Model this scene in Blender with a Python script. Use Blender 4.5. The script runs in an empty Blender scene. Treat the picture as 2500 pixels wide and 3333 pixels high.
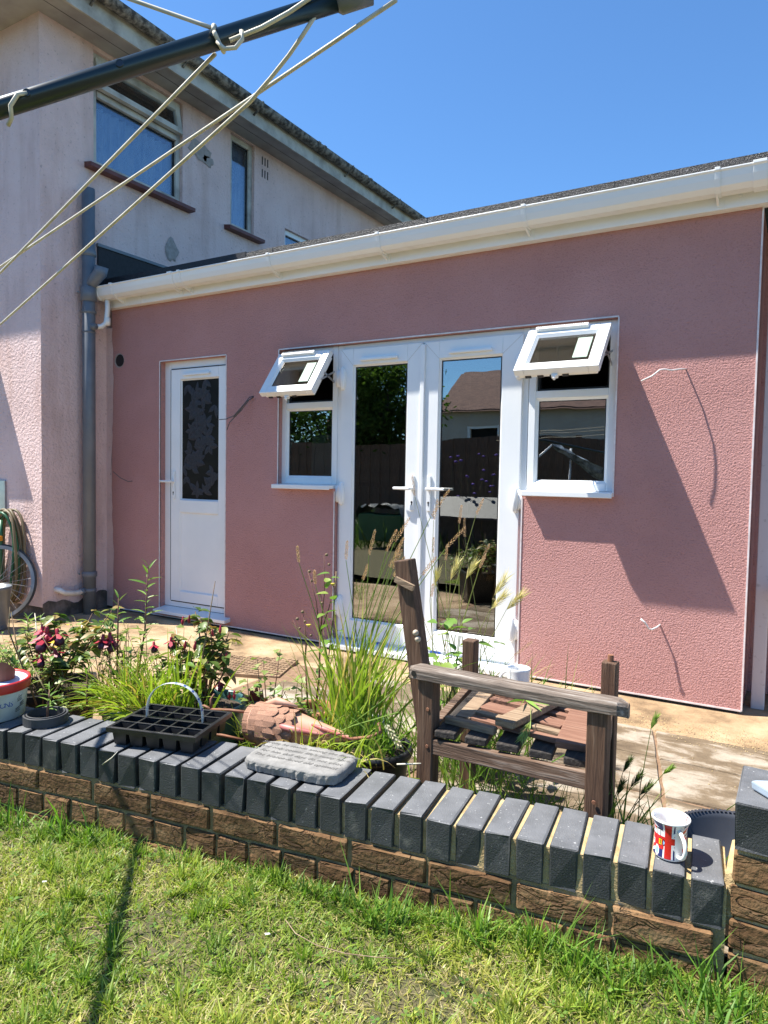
import bpy, math, random
import numpy as np
from mathutils import Vector, Matrix, Euler

random.seed(7)
RNG = np.random.default_rng(11)
scene = bpy.context.scene
C = scene.collection
R = math.radians
PI = math.pi

# ------------------------------------------------------------------ camera
cam_data = bpy.data.cameras.new("camera")
cam = bpy.data.objects.new("camera", cam_data)
C.objects.link(cam)
yaw, pitch, roll = -0.535477, -0.049890, 0.017884
fw = Vector((math.sin(yaw) * math.cos(pitch), math.cos(yaw) * math.cos(pitch), math.sin(pitch)))
rt0 = Vector((math.cos(yaw), -math.sin(yaw), 0))
up0 = rt0.cross(fw)
rt = math.cos(roll) * rt0 + math.sin(roll) * up0
up = -math.sin(roll) * rt0 + math.cos(roll) * up0
M = Matrix((rt, up, -fw)).transposed().to_4x4()
M.translation = (0, -4.06, 1.208)
cam.matrix_world = M
cam_data.sensor_fit = 'VERTICAL'
cam_data.sensor_height = 36
cam_data.lens = 36 * 2285.27 / 3333
cam_data.clip_start = 0.02
cam_data.clip_end = 500
scene.camera = cam

# ------------------------------------------------------------------ sky, sun, exposure
SUN = Vector((.457, .199, -.867)).normalized()          # direction the light travels
world = bpy.data.worlds.new("World")
scene.world = world
world.use_nodes = True
wn = world.node_tree
bg = wn.nodes["Background"]
sky = wn.nodes.new("ShaderNodeTexSky")
sky.sky_type = 'NISHITA'
sky.sun_disc = False
sky.sun_elevation = math.asin(-SUN.z)
sky.sun_rotation = math.atan2(-SUN.x, -SUN.y)
sky.altitude = 0
sky.air_density = 1.0
sky.dust_density = 0.15
sky.ozone_density = 5.0
tint = wn.nodes.new("ShaderNodeMix"); tint.data_type = 'RGBA'; tint.blend_type = 'MULTIPLY'; tint.inputs[0].default_value = 1.0
tint.inputs[7].default_value = (.72, 1.0, 1.18, 1)                # polarised-looking clear summer blue, uniform over the whole sky
wn.links.new(sky.outputs[0], tint.inputs[6])
wn.links.new(tint.outputs[2], bg.inputs[0])
bg.inputs[1].default_value = 0.084

sd = bpy.data.lights.new("sun", 'SUN')
sun = bpy.data.objects.new("sun", sd)
C.objects.link(sun)
sd.energy = 5.0
sd.angle = R(0.5)
sd.color = (1.0, .95, .87)
sun.rotation_euler = SUN.to_track_quat('-Z', 'Y').to_euler()
sun.location = (-4, -2, 9)

vs = scene.view_settings
vs.view_transform = 'Standard'
vs.look = 'None'
vs.exposure = 1.18
vs.gamma = 1.0
vs.use_curve_mapping = False
try:
    scene.cycles.use_denoising = True
    scene.cycles.max_bounces = 8
    scene.cycles.transparent_max_bounces = 16
except Exception:
    pass

# ------------------------------------------------------------------ materials
def newmat(name):
    m = bpy.data.materials.new(name)
    m.use_nodes = True
    nt = m.node_tree
    b = nt.nodes["Principled BSDF"]
    return m, nt, b

def N(nt, t, **kw):
    n = nt.nodes.new(t)
    for k, v in kw.items():
        if k in n.inputs.keys():
            n.inputs[k].default_value = v
        else:
            setattr(n, k, v)
    return n

def ramp(nt, stops):
    r = nt.nodes.new("ShaderNodeValToRGB")
    e = r.color_ramp.elements
    while len(e) < len(stops):
        e.new(0.5)
    for el, (p, c) in zip(e, stops):
        el.position = p
        el.color = tuple(c) + (1,) if len(c) == 3 else c
    return r

def mix(nt, a, b, fac, mode='MIX'):
    n = nt.nodes.new("ShaderNodeMix")
    n.data_type = 'RGBA'
    n.blend_type = mode
    for s, v in ((0, fac), (6, a), (7, b)):
        if isinstance(v, bpy.types.NodeSocket):
            nt.links.new(v, n.inputs[s])
        elif s == 0:
            n.inputs[0].default_value = v
        else:
            n.inputs[s].default_value = tuple(v) + (1,)
    return n.outputs[2]

def coords(nt, kind='Object', scale=None):
    tc = nt.nodes.new("ShaderNodeTexCoord")
    o = tc.outputs[kind]
    if scale is not None:
        mp = nt.nodes.new("ShaderNodeMapping")
        mp.inputs['Scale'].default_value = scale
        nt.links.new(o, mp.inputs[0])
        o = mp.outputs[0]
    return o

def noise(nt, co, scale, detail=3, rough=.55, dist=0):
    n = N(nt, "ShaderNodeTexNoise", Scale=scale, Detail=detail, Roughness=rough, Distortion=dist)
    nt.links.new(co, n.inputs['Vector'])
    return n.outputs['Fac']

def bump(nt, b, h, dist=.003, strength=1.0, prev=None):
    n = N(nt, "ShaderNodeBump", Strength=strength, Distance=dist)
    nt.links.new(h, n.inputs['Height'])
    if prev is not None:
        nt.links.new(prev, n.inputs['Normal'])
    nt.links.new(n.outputs[0], b.inputs['Normal'])
    return n.outputs[0]

def mat(name, col, rough=.6, col2=None, vs=8, vd=4, lo=.35, hi=.65, bs=None, bd=.002, spec=.5, metal=0, rnd=0, co='Object', scale=None, coat=0):
    m, nt, b = newmat(name)
    b.inputs['Roughness'].default_value = rough
    b.inputs['Specular IOR Level'].default_value = spec
    b.inputs['Metallic'].default_value = metal
    b.inputs['Coat Weight'].default_value = coat
    c = coords(nt, co, scale)
    out = None
    if col2 is not None:
        r = ramp(nt, [(lo, col), (hi, col2)])
        nt.links.new(noise(nt, c, vs, vd), r.inputs[0])
        out = r.outputs[0]
    if rnd:
        oi = nt.nodes.new("ShaderNodeObjectInfo")
        r2 = ramp(nt, [(0, (1 - rnd,) * 3), (1, (1 + rnd,) * 3)])
        nt.links.new(oi.outputs['Random'], r2.inputs[0])
        out = mix(nt, out if out is not None else col, r2.outputs[0], 1.0, 'MULTIPLY')
    if out is not None:
        nt.links.new(out, b.inputs['Base Color'])
    else:
        b.inputs['Base Color'].default_value = tuple(col) + (1,)
    if bs:
        bump(nt, b, noise(nt, c, bs, 3), bd)
    return m

MT = {}
# new pink textured render
m, nt, b = newmat("pink_render")
c = coords(nt)
n1 = noise(nt, c, 105, 2.5, .5, .5)
n2 = noise(nt, c, 240, 2, .5)
add = N(nt, "ShaderNodeMath", operation='MULTIPLY_ADD')
nt.links.new(n2, add.inputs[0]); add.inputs[1].default_value = .35; nt.links.new(n1, add.inputs[2])
bump(nt, b, add.outputs[0], .0090)
r = ramp(nt, [(.28, (.465, .235, .212)), (.72, (.56, .298, .272))])
nt.links.new(noise(nt, c, 1.3, 4), r.inputs[0])
r2 = ramp(nt, [(.28, (.82, .78, .78)), (.42, (1, 1, 1))])
nt.links.new(n1, r2.inputs[0])
nt.links.new(mix(nt, r.outputs[0], r2.outputs[0], 1, 'MULTIPLY'), b.inputs['Base Color'])
b.inputs['Roughness'].default_value = .9
b.inputs['Specular IOR Level'].default_value = .2
MT['pink'] = m

# old house render: faded pinkish white pebbledash with stains
m, nt, b = newmat("old_render")
c = coords(nt)
n1 = noise(nt, c, 42, 4, .6)
bump(nt, b, n1, .014)
r = ramp(nt, [(.28, (.64, .475, .445)), (.5, (.765, .575, .54)), (.72, (.80, .63, .60))])
nt.links.new(noise(nt, c, 1.6, 6, .62), r.inputs[0])
cs = coords(nt, 'Object', (2.4, 2.4, .35))
r3 = ramp(nt, [(.32, (.87, .83, .80)), (.50, (1, 1, 1))])
nt.links.new(noise(nt, cs, 2.2, 5, .6), r3.inputs[0])
o = mix(nt, r.outputs[0], r3.outputs[0], 1, 'MULTIPLY')
r4 = ramp(nt, [(.63, (1, 1, 1)), (.72, (.30, .27, .25))])
nt.links.new(noise(nt, c, 34, 2), r4.inputs[0])
o = mix(nt, o, r4.outputs[0], .38, 'MULTIPLY')
nt.links.new(o, b.inputs['Base Color'])
b.inputs['Roughness'].default_value = .92
b.inputs['Specular IOR Level'].default_value = .15
MT['old'] = m

MT['upvc'] = mat("white_upvc", (.78, .80, .80), .28, (.84, .85, .84), 3)
MT['upvc2'] = mat("white_gutter_plastic", (.84, .84, .81), .30, (.86, .86, .84), 2)
MT['gasket'] = mat("black_gasket", (.012, .012, .013), .6)
MT['bead'] = mat("white_bead", (.80, .74, .72), .5, (.66, .56, .54), 20)
MT['dirty_white'] = mat("grimy_white_paint", (.55, .53, .47), .6, (.27, .245, .21), 5, 7, .42, .72, 60, .001)
MT['soffit'] = mat("grey_white_soffit", (.42, .41, .39), .7, (.30, .28, .265), 4, 6)
MT['oldgutter'] = mat("lichen_gutter", (.055, .052, .048), .8, (.30, .285, .25), 22, 8, .40, .62, 70, .004)
MT['sill_red'] = mat("red_brown_sill", (.105, .028, .022), .5, (.16, .05, .04), 12)
MT['pipe_grey'] = mat("grey_plastic_pipe", (.13, .145, .165), .38, (.17, .185, .205), 6)
MT['pipe_white'] = mat("white_pipe", (.78, .76, .70), .4, (.55, .50, .42), 9)
MT['cement'] = mat("cement_patch", (.30, .265, .245), .95, (.40, .35, .325), 30, 4, .35, .65, 60, .006)
MT['plinth'] = mat("damp_plinth", (.07, .062, .052), .95, (.20, .165, .145), 9, 6, .4, .66, 30, .01)
MT['felt_plain'] = mat("black_felt", (.012, .012, .014), .7, (.02, .02, .023), 30, bs=90, bd=.002)
m, nt, b = newmat("mineral_felt")
c = coords(nt)
vn = N(nt, "ShaderNodeTexVoronoi", Scale=170)
nt.links.new(c, vn.inputs['Vector'])
r = ramp(nt, [(.74, (.011, .011, .013)), (.97, (.15, .15, .16))])
nt.links.new(vn.outputs['Color'], r.inputs[0])
nt.links.new(r.outputs[0], b.inputs['Base Color'])
b.inputs['Roughness'].default_value = .6
bump(nt, b, vn.outputs['Distance'], .006)
MT['felt'] = m

# blue-black engineering brick and brown rustic brick
m, nt, b = newmat("blue_engineering_brick")
c = coords(nt)
oi = nt.nodes.new("ShaderNodeObjectInfo")
off = nt.nodes.new("ShaderNodeVectorMath"); off.operation = 'ADD'
nt.links.new(c, off.inputs[0]); nt.links.new(oi.outputs['Location'], off.inputs[1])
c = off.outputs[0]
r = ramp(nt, [(.3, (.026, .029, .031)), (.7, (.046, .050, .053))])
nt.links.new(noise(nt, c, 14, 5), r.inputs[0])
rr = ramp(nt, [(0, (.75, .75, .76)), (1, (1.3, 1.28, 1.25))])
nt.links.new(oi.outputs['Random'], rr.inputs[0])
o = mix(nt, r.outputs[0], rr.outputs[0], 1, 'MULTIPLY')
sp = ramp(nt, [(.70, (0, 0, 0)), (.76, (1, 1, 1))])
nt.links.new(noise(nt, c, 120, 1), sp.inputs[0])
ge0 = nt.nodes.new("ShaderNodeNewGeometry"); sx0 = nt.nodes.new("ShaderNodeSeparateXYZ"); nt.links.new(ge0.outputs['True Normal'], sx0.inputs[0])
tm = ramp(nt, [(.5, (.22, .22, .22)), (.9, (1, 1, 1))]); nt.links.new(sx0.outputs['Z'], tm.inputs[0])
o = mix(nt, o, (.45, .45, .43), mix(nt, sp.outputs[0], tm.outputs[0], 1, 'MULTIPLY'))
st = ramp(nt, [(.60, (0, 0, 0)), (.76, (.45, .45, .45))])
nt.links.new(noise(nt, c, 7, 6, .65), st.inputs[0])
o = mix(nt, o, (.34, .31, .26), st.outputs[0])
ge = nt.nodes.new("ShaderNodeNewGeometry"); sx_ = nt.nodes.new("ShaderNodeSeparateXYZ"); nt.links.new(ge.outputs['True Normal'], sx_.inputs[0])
up_mask = ramp(nt, [(.6, (0, 0, 0)), (.9, (.75, .75, .75))]); nt.links.new(sx_.outputs['Z'], up_mask.inputs[0])
up_mottle = ramp(nt, [(.25, (.35, .35, .35)), (.7, (1, 1, 1))]); nt.links.new(noise(nt, c, 11, 6, .6), up_mottle.inputs[0])
o = mix(nt, o, (.20, .205, .215), mix(nt, up_mask.outputs[0], up_mottle.outputs[0], 1, 'MULTIPLY'))       # lighter mottled grey mixed into the upward faces
nt.links.new(o, b.inputs['Base Color'])
b.inputs['Roughness'].default_value = .62
b.inputs['Specular IOR Level'].default_value = .5
bump(nt, b, noise(nt, c, 260, 2), .0013)
MT['blue'] = m

m, nt, b = newmat("brown_rustic_brick")
c = coords(nt, 'Object')
oi = nt.nodes.new("ShaderNodeObjectInfo")
off = nt.nodes.new("ShaderNodeVectorMath"); off.operation = 'ADD'
nt.links.new(c, off.inputs[0]); nt.links.new(oi.outputs['Location'], off.inputs[1])
mp = nt.nodes.new("ShaderNodeMapping"); mp.inputs['Scale'].default_value = (1, 1, 3.2)
nt.links.new(off.outputs[0], mp.inputs[0])
c = mp.outputs[0]
r = ramp(nt, [(.28, (.095, .052, .027)), (.5, (.185, .108, .053)), (.75, (.28, .185, .10))])
nt.links.new(noise(nt, c, 9, 6, .65), r.inputs[0])
rr = ramp(nt, [(0, (.70, .66, .62)), (1, (1.25, 1.22, 1.18))])
nt.links.new(oi.outputs['Random'], rr.inputs[0])
o = mix(nt, r.outputs[0], rr.outputs[0], 1, 'MULTIPLY')
cr = noise(nt, c, 8, 4, .5, .7)
wv = ramp(nt, [(.46, (0, 0, 0)), (.495, (1, 1, 1)), (.53, (0, 0, 0))])
nt.links.new(cr, wv.inputs[0])
cf_ = N(nt, "ShaderNodeMath", operation='MULTIPLY'); cf_.inputs[1].default_value = .6; nt.links.new(wv.outputs[0], cf_.inputs[0])
o = mix(nt, o, (.06, .033, .02), cf_.outputs[0])
nt.links.new(o, b.inputs['Base Color'])
b.inputs['Roughness'].default_value = .92
b.inputs['Specular IOR Level'].default_value = .2
inv = N(nt, "ShaderNodeMath", operation='MULTIPLY_ADD'); inv.inputs[1].default_value = -1; 
nt.links.new(wv.outputs[0], inv.inputs[0]); nt.links.new(noise(nt, off.outputs[0], 60, 4), inv.inputs[2])
bump(nt, b, inv.outputs[0], .0055)
MT['brown'] = m
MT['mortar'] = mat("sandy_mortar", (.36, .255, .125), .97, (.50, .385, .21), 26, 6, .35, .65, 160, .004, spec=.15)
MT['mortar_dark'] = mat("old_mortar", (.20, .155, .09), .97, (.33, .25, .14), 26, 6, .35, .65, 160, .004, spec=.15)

# paving
m, nt, b = newmat("stone_slab")
c = coords(nt)
oi = nt.nodes.new("ShaderNodeObjectInfo")
off = nt.nodes.new("ShaderNodeVectorMath"); off.operation = 'ADD'
nt.links.new(c, off.inputs[0]); nt.links.new(oi.outputs['Location'], off.inputs[1])
mp = nt.nodes.new("ShaderNodeMapping"); mp.inputs['Scale'].default_value = (1, 1.9, 1); mp.inputs['Rotation'].default_value = (0, 0, .12)
nt.links.new(off.outputs[0], mp.inputs[0])
n1 = noise(nt, mp.outputs[0], 2.6, 9, .66, .35)
r = ramp(nt, [(.36, (.10, .072, .045)), (.49, (.175, .13, .082)), (.55, (.31, .26, .20)), (.68, (.41, .36, .29))])
nt.links.new(n1, r.inputs[0])
nt.links.new(r.outputs[0], b.inputs['Base Color'])
b.inputs['Roughness'].default_value = .8
b.inputs['Specular IOR Level'].default_value = .3
p = bump(nt, b, noise(nt, mp.outputs[0], 9, 8, .6), .012)
bump(nt, b, noise(nt, c, 120, 2), .002, 1, p)
MT['slab'] = m
m, nt, b = newmat("tan_screed")
c = coords(nt)
r = ramp(nt, [(.34, (.12, .078, .04)), (.47, (.31, .21, .115)), (.60, (.46, .33, .20)), (.8, (.52, .395, .26))])
nt.links.new(noise(nt, c, 2.2, 8, .66), r.inputs[0])
sp = ramp(nt, [(.66, (1, 1, 1)), (.76, (.40, .33, .25))])
nt.links.new(noise(nt, c, 90, 2), sp.inputs[0])
o = mix(nt, r.outputs[0], sp.outputs[0], .7, 'MULTIPLY')
rd = ramp(nt, [(.70, (0, 0, 0)), (.74, (.75, .75, .75))])
nt.links.new(noise(nt, c, 1.25, 3, .5), rd.inputs[0])
o = mix(nt, o, (.40, .085, .045), rd.outputs[0])
nt.links.new(o, b.inputs['Base Color'])
b.inputs['Roughness'].default_value = .9
bump(nt, b, noise(nt, c, 110, 5, .6), .004)
MT['screed'] = m
MT['joint'] = mat("tan_joint", (.17, .10, .055), .95, (.26, .165, .10), 30, 5, .35, .65, 120, .003)
MT['soil'] = mat("dark_soil", (.035, .024, .016), .97, (.09, .062, .04), 40, 5, .35, .65, 60, .012)
MT['turf'] = mat("turf_thatch", (.045, .050, .018), .97, (.13, .105, .05), 30, 6, .35, .65, 90, .01)
MT['iron'] = mat("rusty_iron", (.17, .105, .06), .75, (.33, .225, .13), 14, 6, .35, .65, 120, .002)

# timber
def woodmat(name, a, bcol, ccol, sc=(2, 34, 34)):
    m, nt, b = newmat(name)
    c = coords(nt, 'Object', sc)
    n1 = noise(nt, c, 3, 6, .65, .4)
    r = ramp(nt, [(.3, a), (.52, bcol), (.74, ccol)])
    nt.links.new(n1, r.inputs[0])
    nt.links.new(r.outputs[0], b.inputs['Base Color'])
    b.inputs['Roughness'].default_value = .75
    bump(nt, b, n1, .004)
    return m
MT['wood_x'] = woodmat("weathered_grey_wood", (.055, .04, .03), (.17, .13, .10), (.42, .385, .34))
MT['wood_z'] = woodmat("brown_post_wood", (.040, .020, .011), (.105, .054, .029), (.19, .12, .075), (34, 34, 2))
MT['wood_rail'] = woodmat("brown_rail_wood", (.06, .033, .019), (.145, .085, .052), (.33, .27, .215))
MT['wood_red'] = woodmat("red_stained_wood", (.15, .068, .042), (.23, .112, .07), (.33, .20, .135))
MT['wood_tan'] = woodmat("bare_tan_wood", (.15, .095, .055), (.29, .20, .125), (.42, .32, .21))
MT['wood_black'] = woodmat("black_damp_wood", (.014, .011, .010), (.030, .024, .020), (.09, .075, .06), (34, 2, 34))
MT['wood_fence'] = woodmat("fence_wood", (.06, .035, .02), (.13, .07, .04), (.20, .12, .075), (20, 20, 2))

MT['black_plastic'] = mat("black_plastic", (.010, .010, .011), .42, (.02, .02, .021), 12)
MT['rubber'] = mat("grey_rubber", (.028, .030, .033), .62, (.05, .052, .055), 10)
MT['green_pot'] = mat("green_glazed_plastic", (.025, .085, .082), .4, (.05, .14, .135), 8)
MT['green_trough'] = mat("faded_green_plastic", (.13, .19, .12), .55, (.18, .235, .16), 8)
MT['terracotta'] = mat("terracotta", (.30, .12, .055), .85, (.43, .21, .115), 9, 5, .35, .65, 80, .001)
MT['terracotta_dark'] = mat("dark_terracotta", (.16, .068, .042), .8, (.26, .13, .085), 9)
MT['slate_pot'] = mat("blue_grey_pot", (.055, .085, .10), .35, (.11, .145, .16), 7)
MT['charcoal'] = mat("charcoal_plastic", (.030, .035, .047), .5, (.045, .05, .062), 6)
MT['tub_white'] = mat("white_tub", (.70, .70, .66), .4, (.52, .50, .45), 9)
MT['tub_lid'] = mat("tub_lid", (.62, .66, .74), .35, (.45, .52, .66), 5)
MT['tub_red'] = mat("red_rim", (.52, .022, .02), .35, (.60, .05, .04), 8)
MT['blue_ink'] = mat("blue_ink", (.02, .07, .32), .5)
MT['dark_ink'] = mat("dark_ink", (.05, .05, .055), .6)
MT['stone_grey'] = mat("grey_cast_stone", (.175, .17, .16), .95, (.27, .262, .245), 26, 6, .35, .65, 140, .0015)
MT['engrave'] = mat("engraved_letters", (.135, .13, .12), .95)
MT['china'] = mat("white_china", (.80, .80, .78), .14, spec=.6)
MT['m_red'] = mat("mug_red", (.60, .018, .018), .14, spec=.6)
MT['m_navy'] = mat("mug_navy", (.012, .02, .12), .14, spec=.6)
MT['m_yel'] = mat("mug_yellow", (.72, .50, .01), .14, spec=.6)
MT['m_blk'] = mat("mug_black", (.02, .02, .022), .14, spec=.6)
MT['m_lb'] = mat("mug_light_blue", (.28, .48, .74), .14, spec=.6)
MT['dark_green_metal'] = mat("dark_green_painted_tube", (.006, .016, .018), .28, (.010, .022, .024), 8, spec=.6)
MT['line'] = mat("cream_clothes_line", (.66, .61, .48), .55, (.50, .46, .35), 30)
MT['steel'] = mat("galvanised_steel", (.42, .42, .41), .35, (.55, .55, .54), 10, metal=.9)
MT['spoke'] = mat("dull_spoke", (.40, .385, .36), .45, (.25, .215, .18), 15, metal=.5)
MT['hose_green'] = mat("green_hose", (.010, .085, .035), .45, (.02, .12, .05), 6)
MT['hose_brown'] = mat("brown_hose", (.13, .10, .05), .55, (.20, .15, .075), 6)
MT['orange'] = mat("orange_clip", (.75, .26, .015), .4)
MT['wire'] = mat("grey_wire", (.085, .09, .10), .45)
MT['wire_white'] = mat("white_wire", (.72, .70, .68), .4)
MT['rust'] = mat("rust_metal", (.17, .07, .035), .7, (.30, .135, .07), 30, 5)
MT['hen'] = mat("orange_painted_metal", (.47, .235, .15), .6, (.56, .32, .225), 14, 6, .3, .7)
MT['hen_feather'] = mat("brown_feather_plate", (.47, .255, .16), .65, (.38, .19, .115), 40, 5, .35, .65, 90, .002, rnd=.14)
MT['hen_red'] = mat("faded_red_metal", (.40, .10, .09), .5, (.52, .22, .18), 16)
MT['comb'] = mat("dark_red_comb", (.22, .03, .02), .5, (.12, .018, .014), 18)
MT['dark_metal'] = mat("dark_painted_metal", (.02, .025, .033), .5, (.045, .05, .06), 18)
MT['lead'] = mat("pale_blue_grey_cap", (.36, .43, .50), .45, (.28, .34, .40), 9)
MT['post_white'] = mat("flaking_white_paint", (.62, .56, .55), .7, (.40, .34, .31), 24, 8, .60, .74)
MT['sticker'] = mat("pale_green_label", (.27, .37, .29), .7, (.34, .43, .36), 9)
MT['blue_tape'] = mat("blue_tape", (.02, .12, .52), .4)
MT['card'] = mat("white_card", (.62, .66, .62), .6)
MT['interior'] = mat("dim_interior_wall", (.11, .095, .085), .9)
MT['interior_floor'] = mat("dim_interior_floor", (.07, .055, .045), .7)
MT['roof_tile'] = mat("brown_roof_tile", (.085, .045, .035), .9, (.14, .078, .058), 6, rnd=.3)
MT['cream'] = mat("cream_wall", (.46, .41, .34), .9, (.52, .47, .40), 2)
MT['polythene'] = mat("clear_polythene", (.05, .06, .066), .5, (.03, .04, .044), 6, spec=.25)
MT['snail'] = mat("snail_shell", (.55, .48, .38), .5, (.35, .27, .19), 60)

# glass: coated double glazing, part mirror part clear
def glassmat(name, refl, tint):
    m, nt, b = newmat(name)
    nt.nodes.remove(b)
    out = nt.nodes["Material Output"]
    g = N(nt, "ShaderNodeBsdfGlossy", Roughness=.0)
    g.inputs['Color'].default_value = (1, 1, 1, 1)
    t = nt.nodes.new("ShaderNodeBsdfTransparent"); t.inputs['Color'].default_value = tuple(tint) + (1,)
    lw = N(nt, "ShaderNodeFresnel", IOR=1.5)
    ma = N(nt, "ShaderNodeMath", operation='MULTIPLY_ADD'); ma.inputs[1].default_value = .85; ma.inputs[2].default_value = refl
    nt.links.new(lw.outputs[0], ma.inputs[0])
    ms = nt.nodes.new("ShaderNodeMixShader")
    nt.links.new(ma.outputs[0], ms.inputs[0]); nt.links.new(t.outputs[0], ms.inputs[1]); nt.links.new(g.outputs[0], ms.inputs[2])
    nt.links.new(ms.outputs[0], out.inputs[0])
    c = coords(nt)
    bp = N(nt, "ShaderNodeBump", Strength=.25, Distance=.0012)
    nt.links.new(noise(nt, c, 5.0, 1), bp.inputs['Height'])
    nt.links.new(bp.outputs[0], g.inputs['Normal'])
    return m
MT['glass'] = glassmat("double_glazing", .24, (.62, .66, .64))
MT['glass_small'] = glassmat("vent_glass", .10, (.80, .83, .80))
MT['glass_old'] = glassmat("upper_window_glass", .03, (.85, .90, .95))
MT['glass_dark'] = mat("obscure_dark_glass", (.010, .009, .008), .35, (.020, .018, .014), 5, spec=.06)
MT['glass_leaf'] = mat("pressed_leaf_glass", (.024, .023, .028), .4, (.042, .040, .046), 12, spec=.2)
m, nt, b = newmat("net_curtain")
c = coords(nt, 'Object', (1, 5, .7))
r = ramp(nt, [(.36, (.38, .56, .76)), (.64, (.88, .94, .98))])
nt.links.new(noise(nt, c, 5, 6, .6, .5), r.inputs[0]); nt.links.new(r.outputs[0], b.inputs['Base Color'])
b.inputs['Roughness'].default_value = .9
MT['net'] = m

def folmat(name, trans=.35, rough=.45):
    m, nt, b = newmat(name)
    out = nt.nodes["Material Output"]
    at = nt.nodes.new("ShaderNodeAttribute"); at.attribute_name = "Col"
    nt.links.new(at.outputs['Color'], b.inputs['Base Color'])
    b.inputs['Roughness'].default_value = rough
    b.inputs['Specular IOR Level'].default_value = .35
    tr = nt.nodes.new("ShaderNodeBsdfTranslucent")
    nt.links.new(mix(nt, at.outputs['Color'], (1.35, 1.5, .7), 1, 'MULTIPLY'), tr.inputs['Color'])
    ms = nt.nodes.new("ShaderNodeMixShader"); ms.inputs[0].default_value = trans
    nt.links.new(b.outputs[0], ms.inputs[1]); nt.links.new(tr.outputs[0], ms.inputs[2])
    nt.links.new(ms.outputs[0], out.inputs[0])
    return m
MT['fol'] = folmat("leaf_green")
MT['straw'] = folmat("straw_seed", .25, .7)

def leafmat(name, stops, trans=.3):
    m, nt, b = newmat(name)
    out = nt.nodes["Material Output"]
    oi = nt.nodes.new("ShaderNodeObjectInfo")
    r = ramp(nt, stops)
    nt.links.new(oi.outputs['Random'], r.inputs[0])
    c = coords(nt)
    v = ramp(nt, [(.35, (.7, .7, .7)), (.65, (1.15, 1.15, 1.15))])
    nt.links.new(noise(nt, c, 70, 3), v.inputs[0])
    col = mix(nt, r.outputs[0], v.outputs[0], 1, 'MULTIPLY')
    nt.links.new(col, b.inputs['Base Color'])
    b.inputs['Roughness'].default_value = .42
    tr = nt.nodes.new("ShaderNodeBsdfTranslucent")
    nt.links.new(mix(nt, col, (1.4, 1.5, .8), 1, 'MULTIPLY'), tr.inputs['Color'])
    ms = nt.nodes.new("ShaderNodeMixShader"); ms.inputs[0].default_value = trans
    nt.links.new(b.outputs[0], ms.inputs[1]); nt.links.new(tr.outputs[0], ms.inputs[2])
    nt.links.new(ms.outputs[0], out.inputs[0])
    return m
MT['leaf_fuchsia'] = leafmat("fuchsia_leaf", [(0, (.055, .105, .022)), (.40, (.115, .185, .04)), (.72, (.23, .27, .07)), (.90, (.36, .26, .09)), (1, (.28, .12, .05))])
MT['leaf_bright'] = leafmat("bright_leaf", [(0, (.11, .23, .035)), (.6, (.17, .30, .05)), (1, (.28, .34, .07))])
MT['leaf_ivy'] = leafmat("ivy_leaf", [(0, (.17, .24, .05)), (.6, (.24, .31, .08)), (1, (.34, .36, .14))])
MT['petal'] = mat("crimson_petal", (.25, .008, .022), .45, (.38, .018, .045), 60, rnd=.3)
MT['petal_dark'] = mat("plum_petal", (.055, .008, .035), .5)
MT['yellow_leaf'] = mat("yellow_leaf", (.60, .40, .02), .5)
MT['yellow_flower'] = mat("yellow_flower", (.62, .48, .05), .5)
MT['stem'] = mat("plant_stem", (.13, .11, .04), .7, (.20, .12, .07), 20)
MT['stem_red'] = mat("red_brown_stem", (.11, .045, .03), .7, (.17, .09, .05), 20)
MT['bark'] = mat("bark", (.05, .035, .025), .95, (.09, .065, .045), 10, bs=30, bd=.02)

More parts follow.
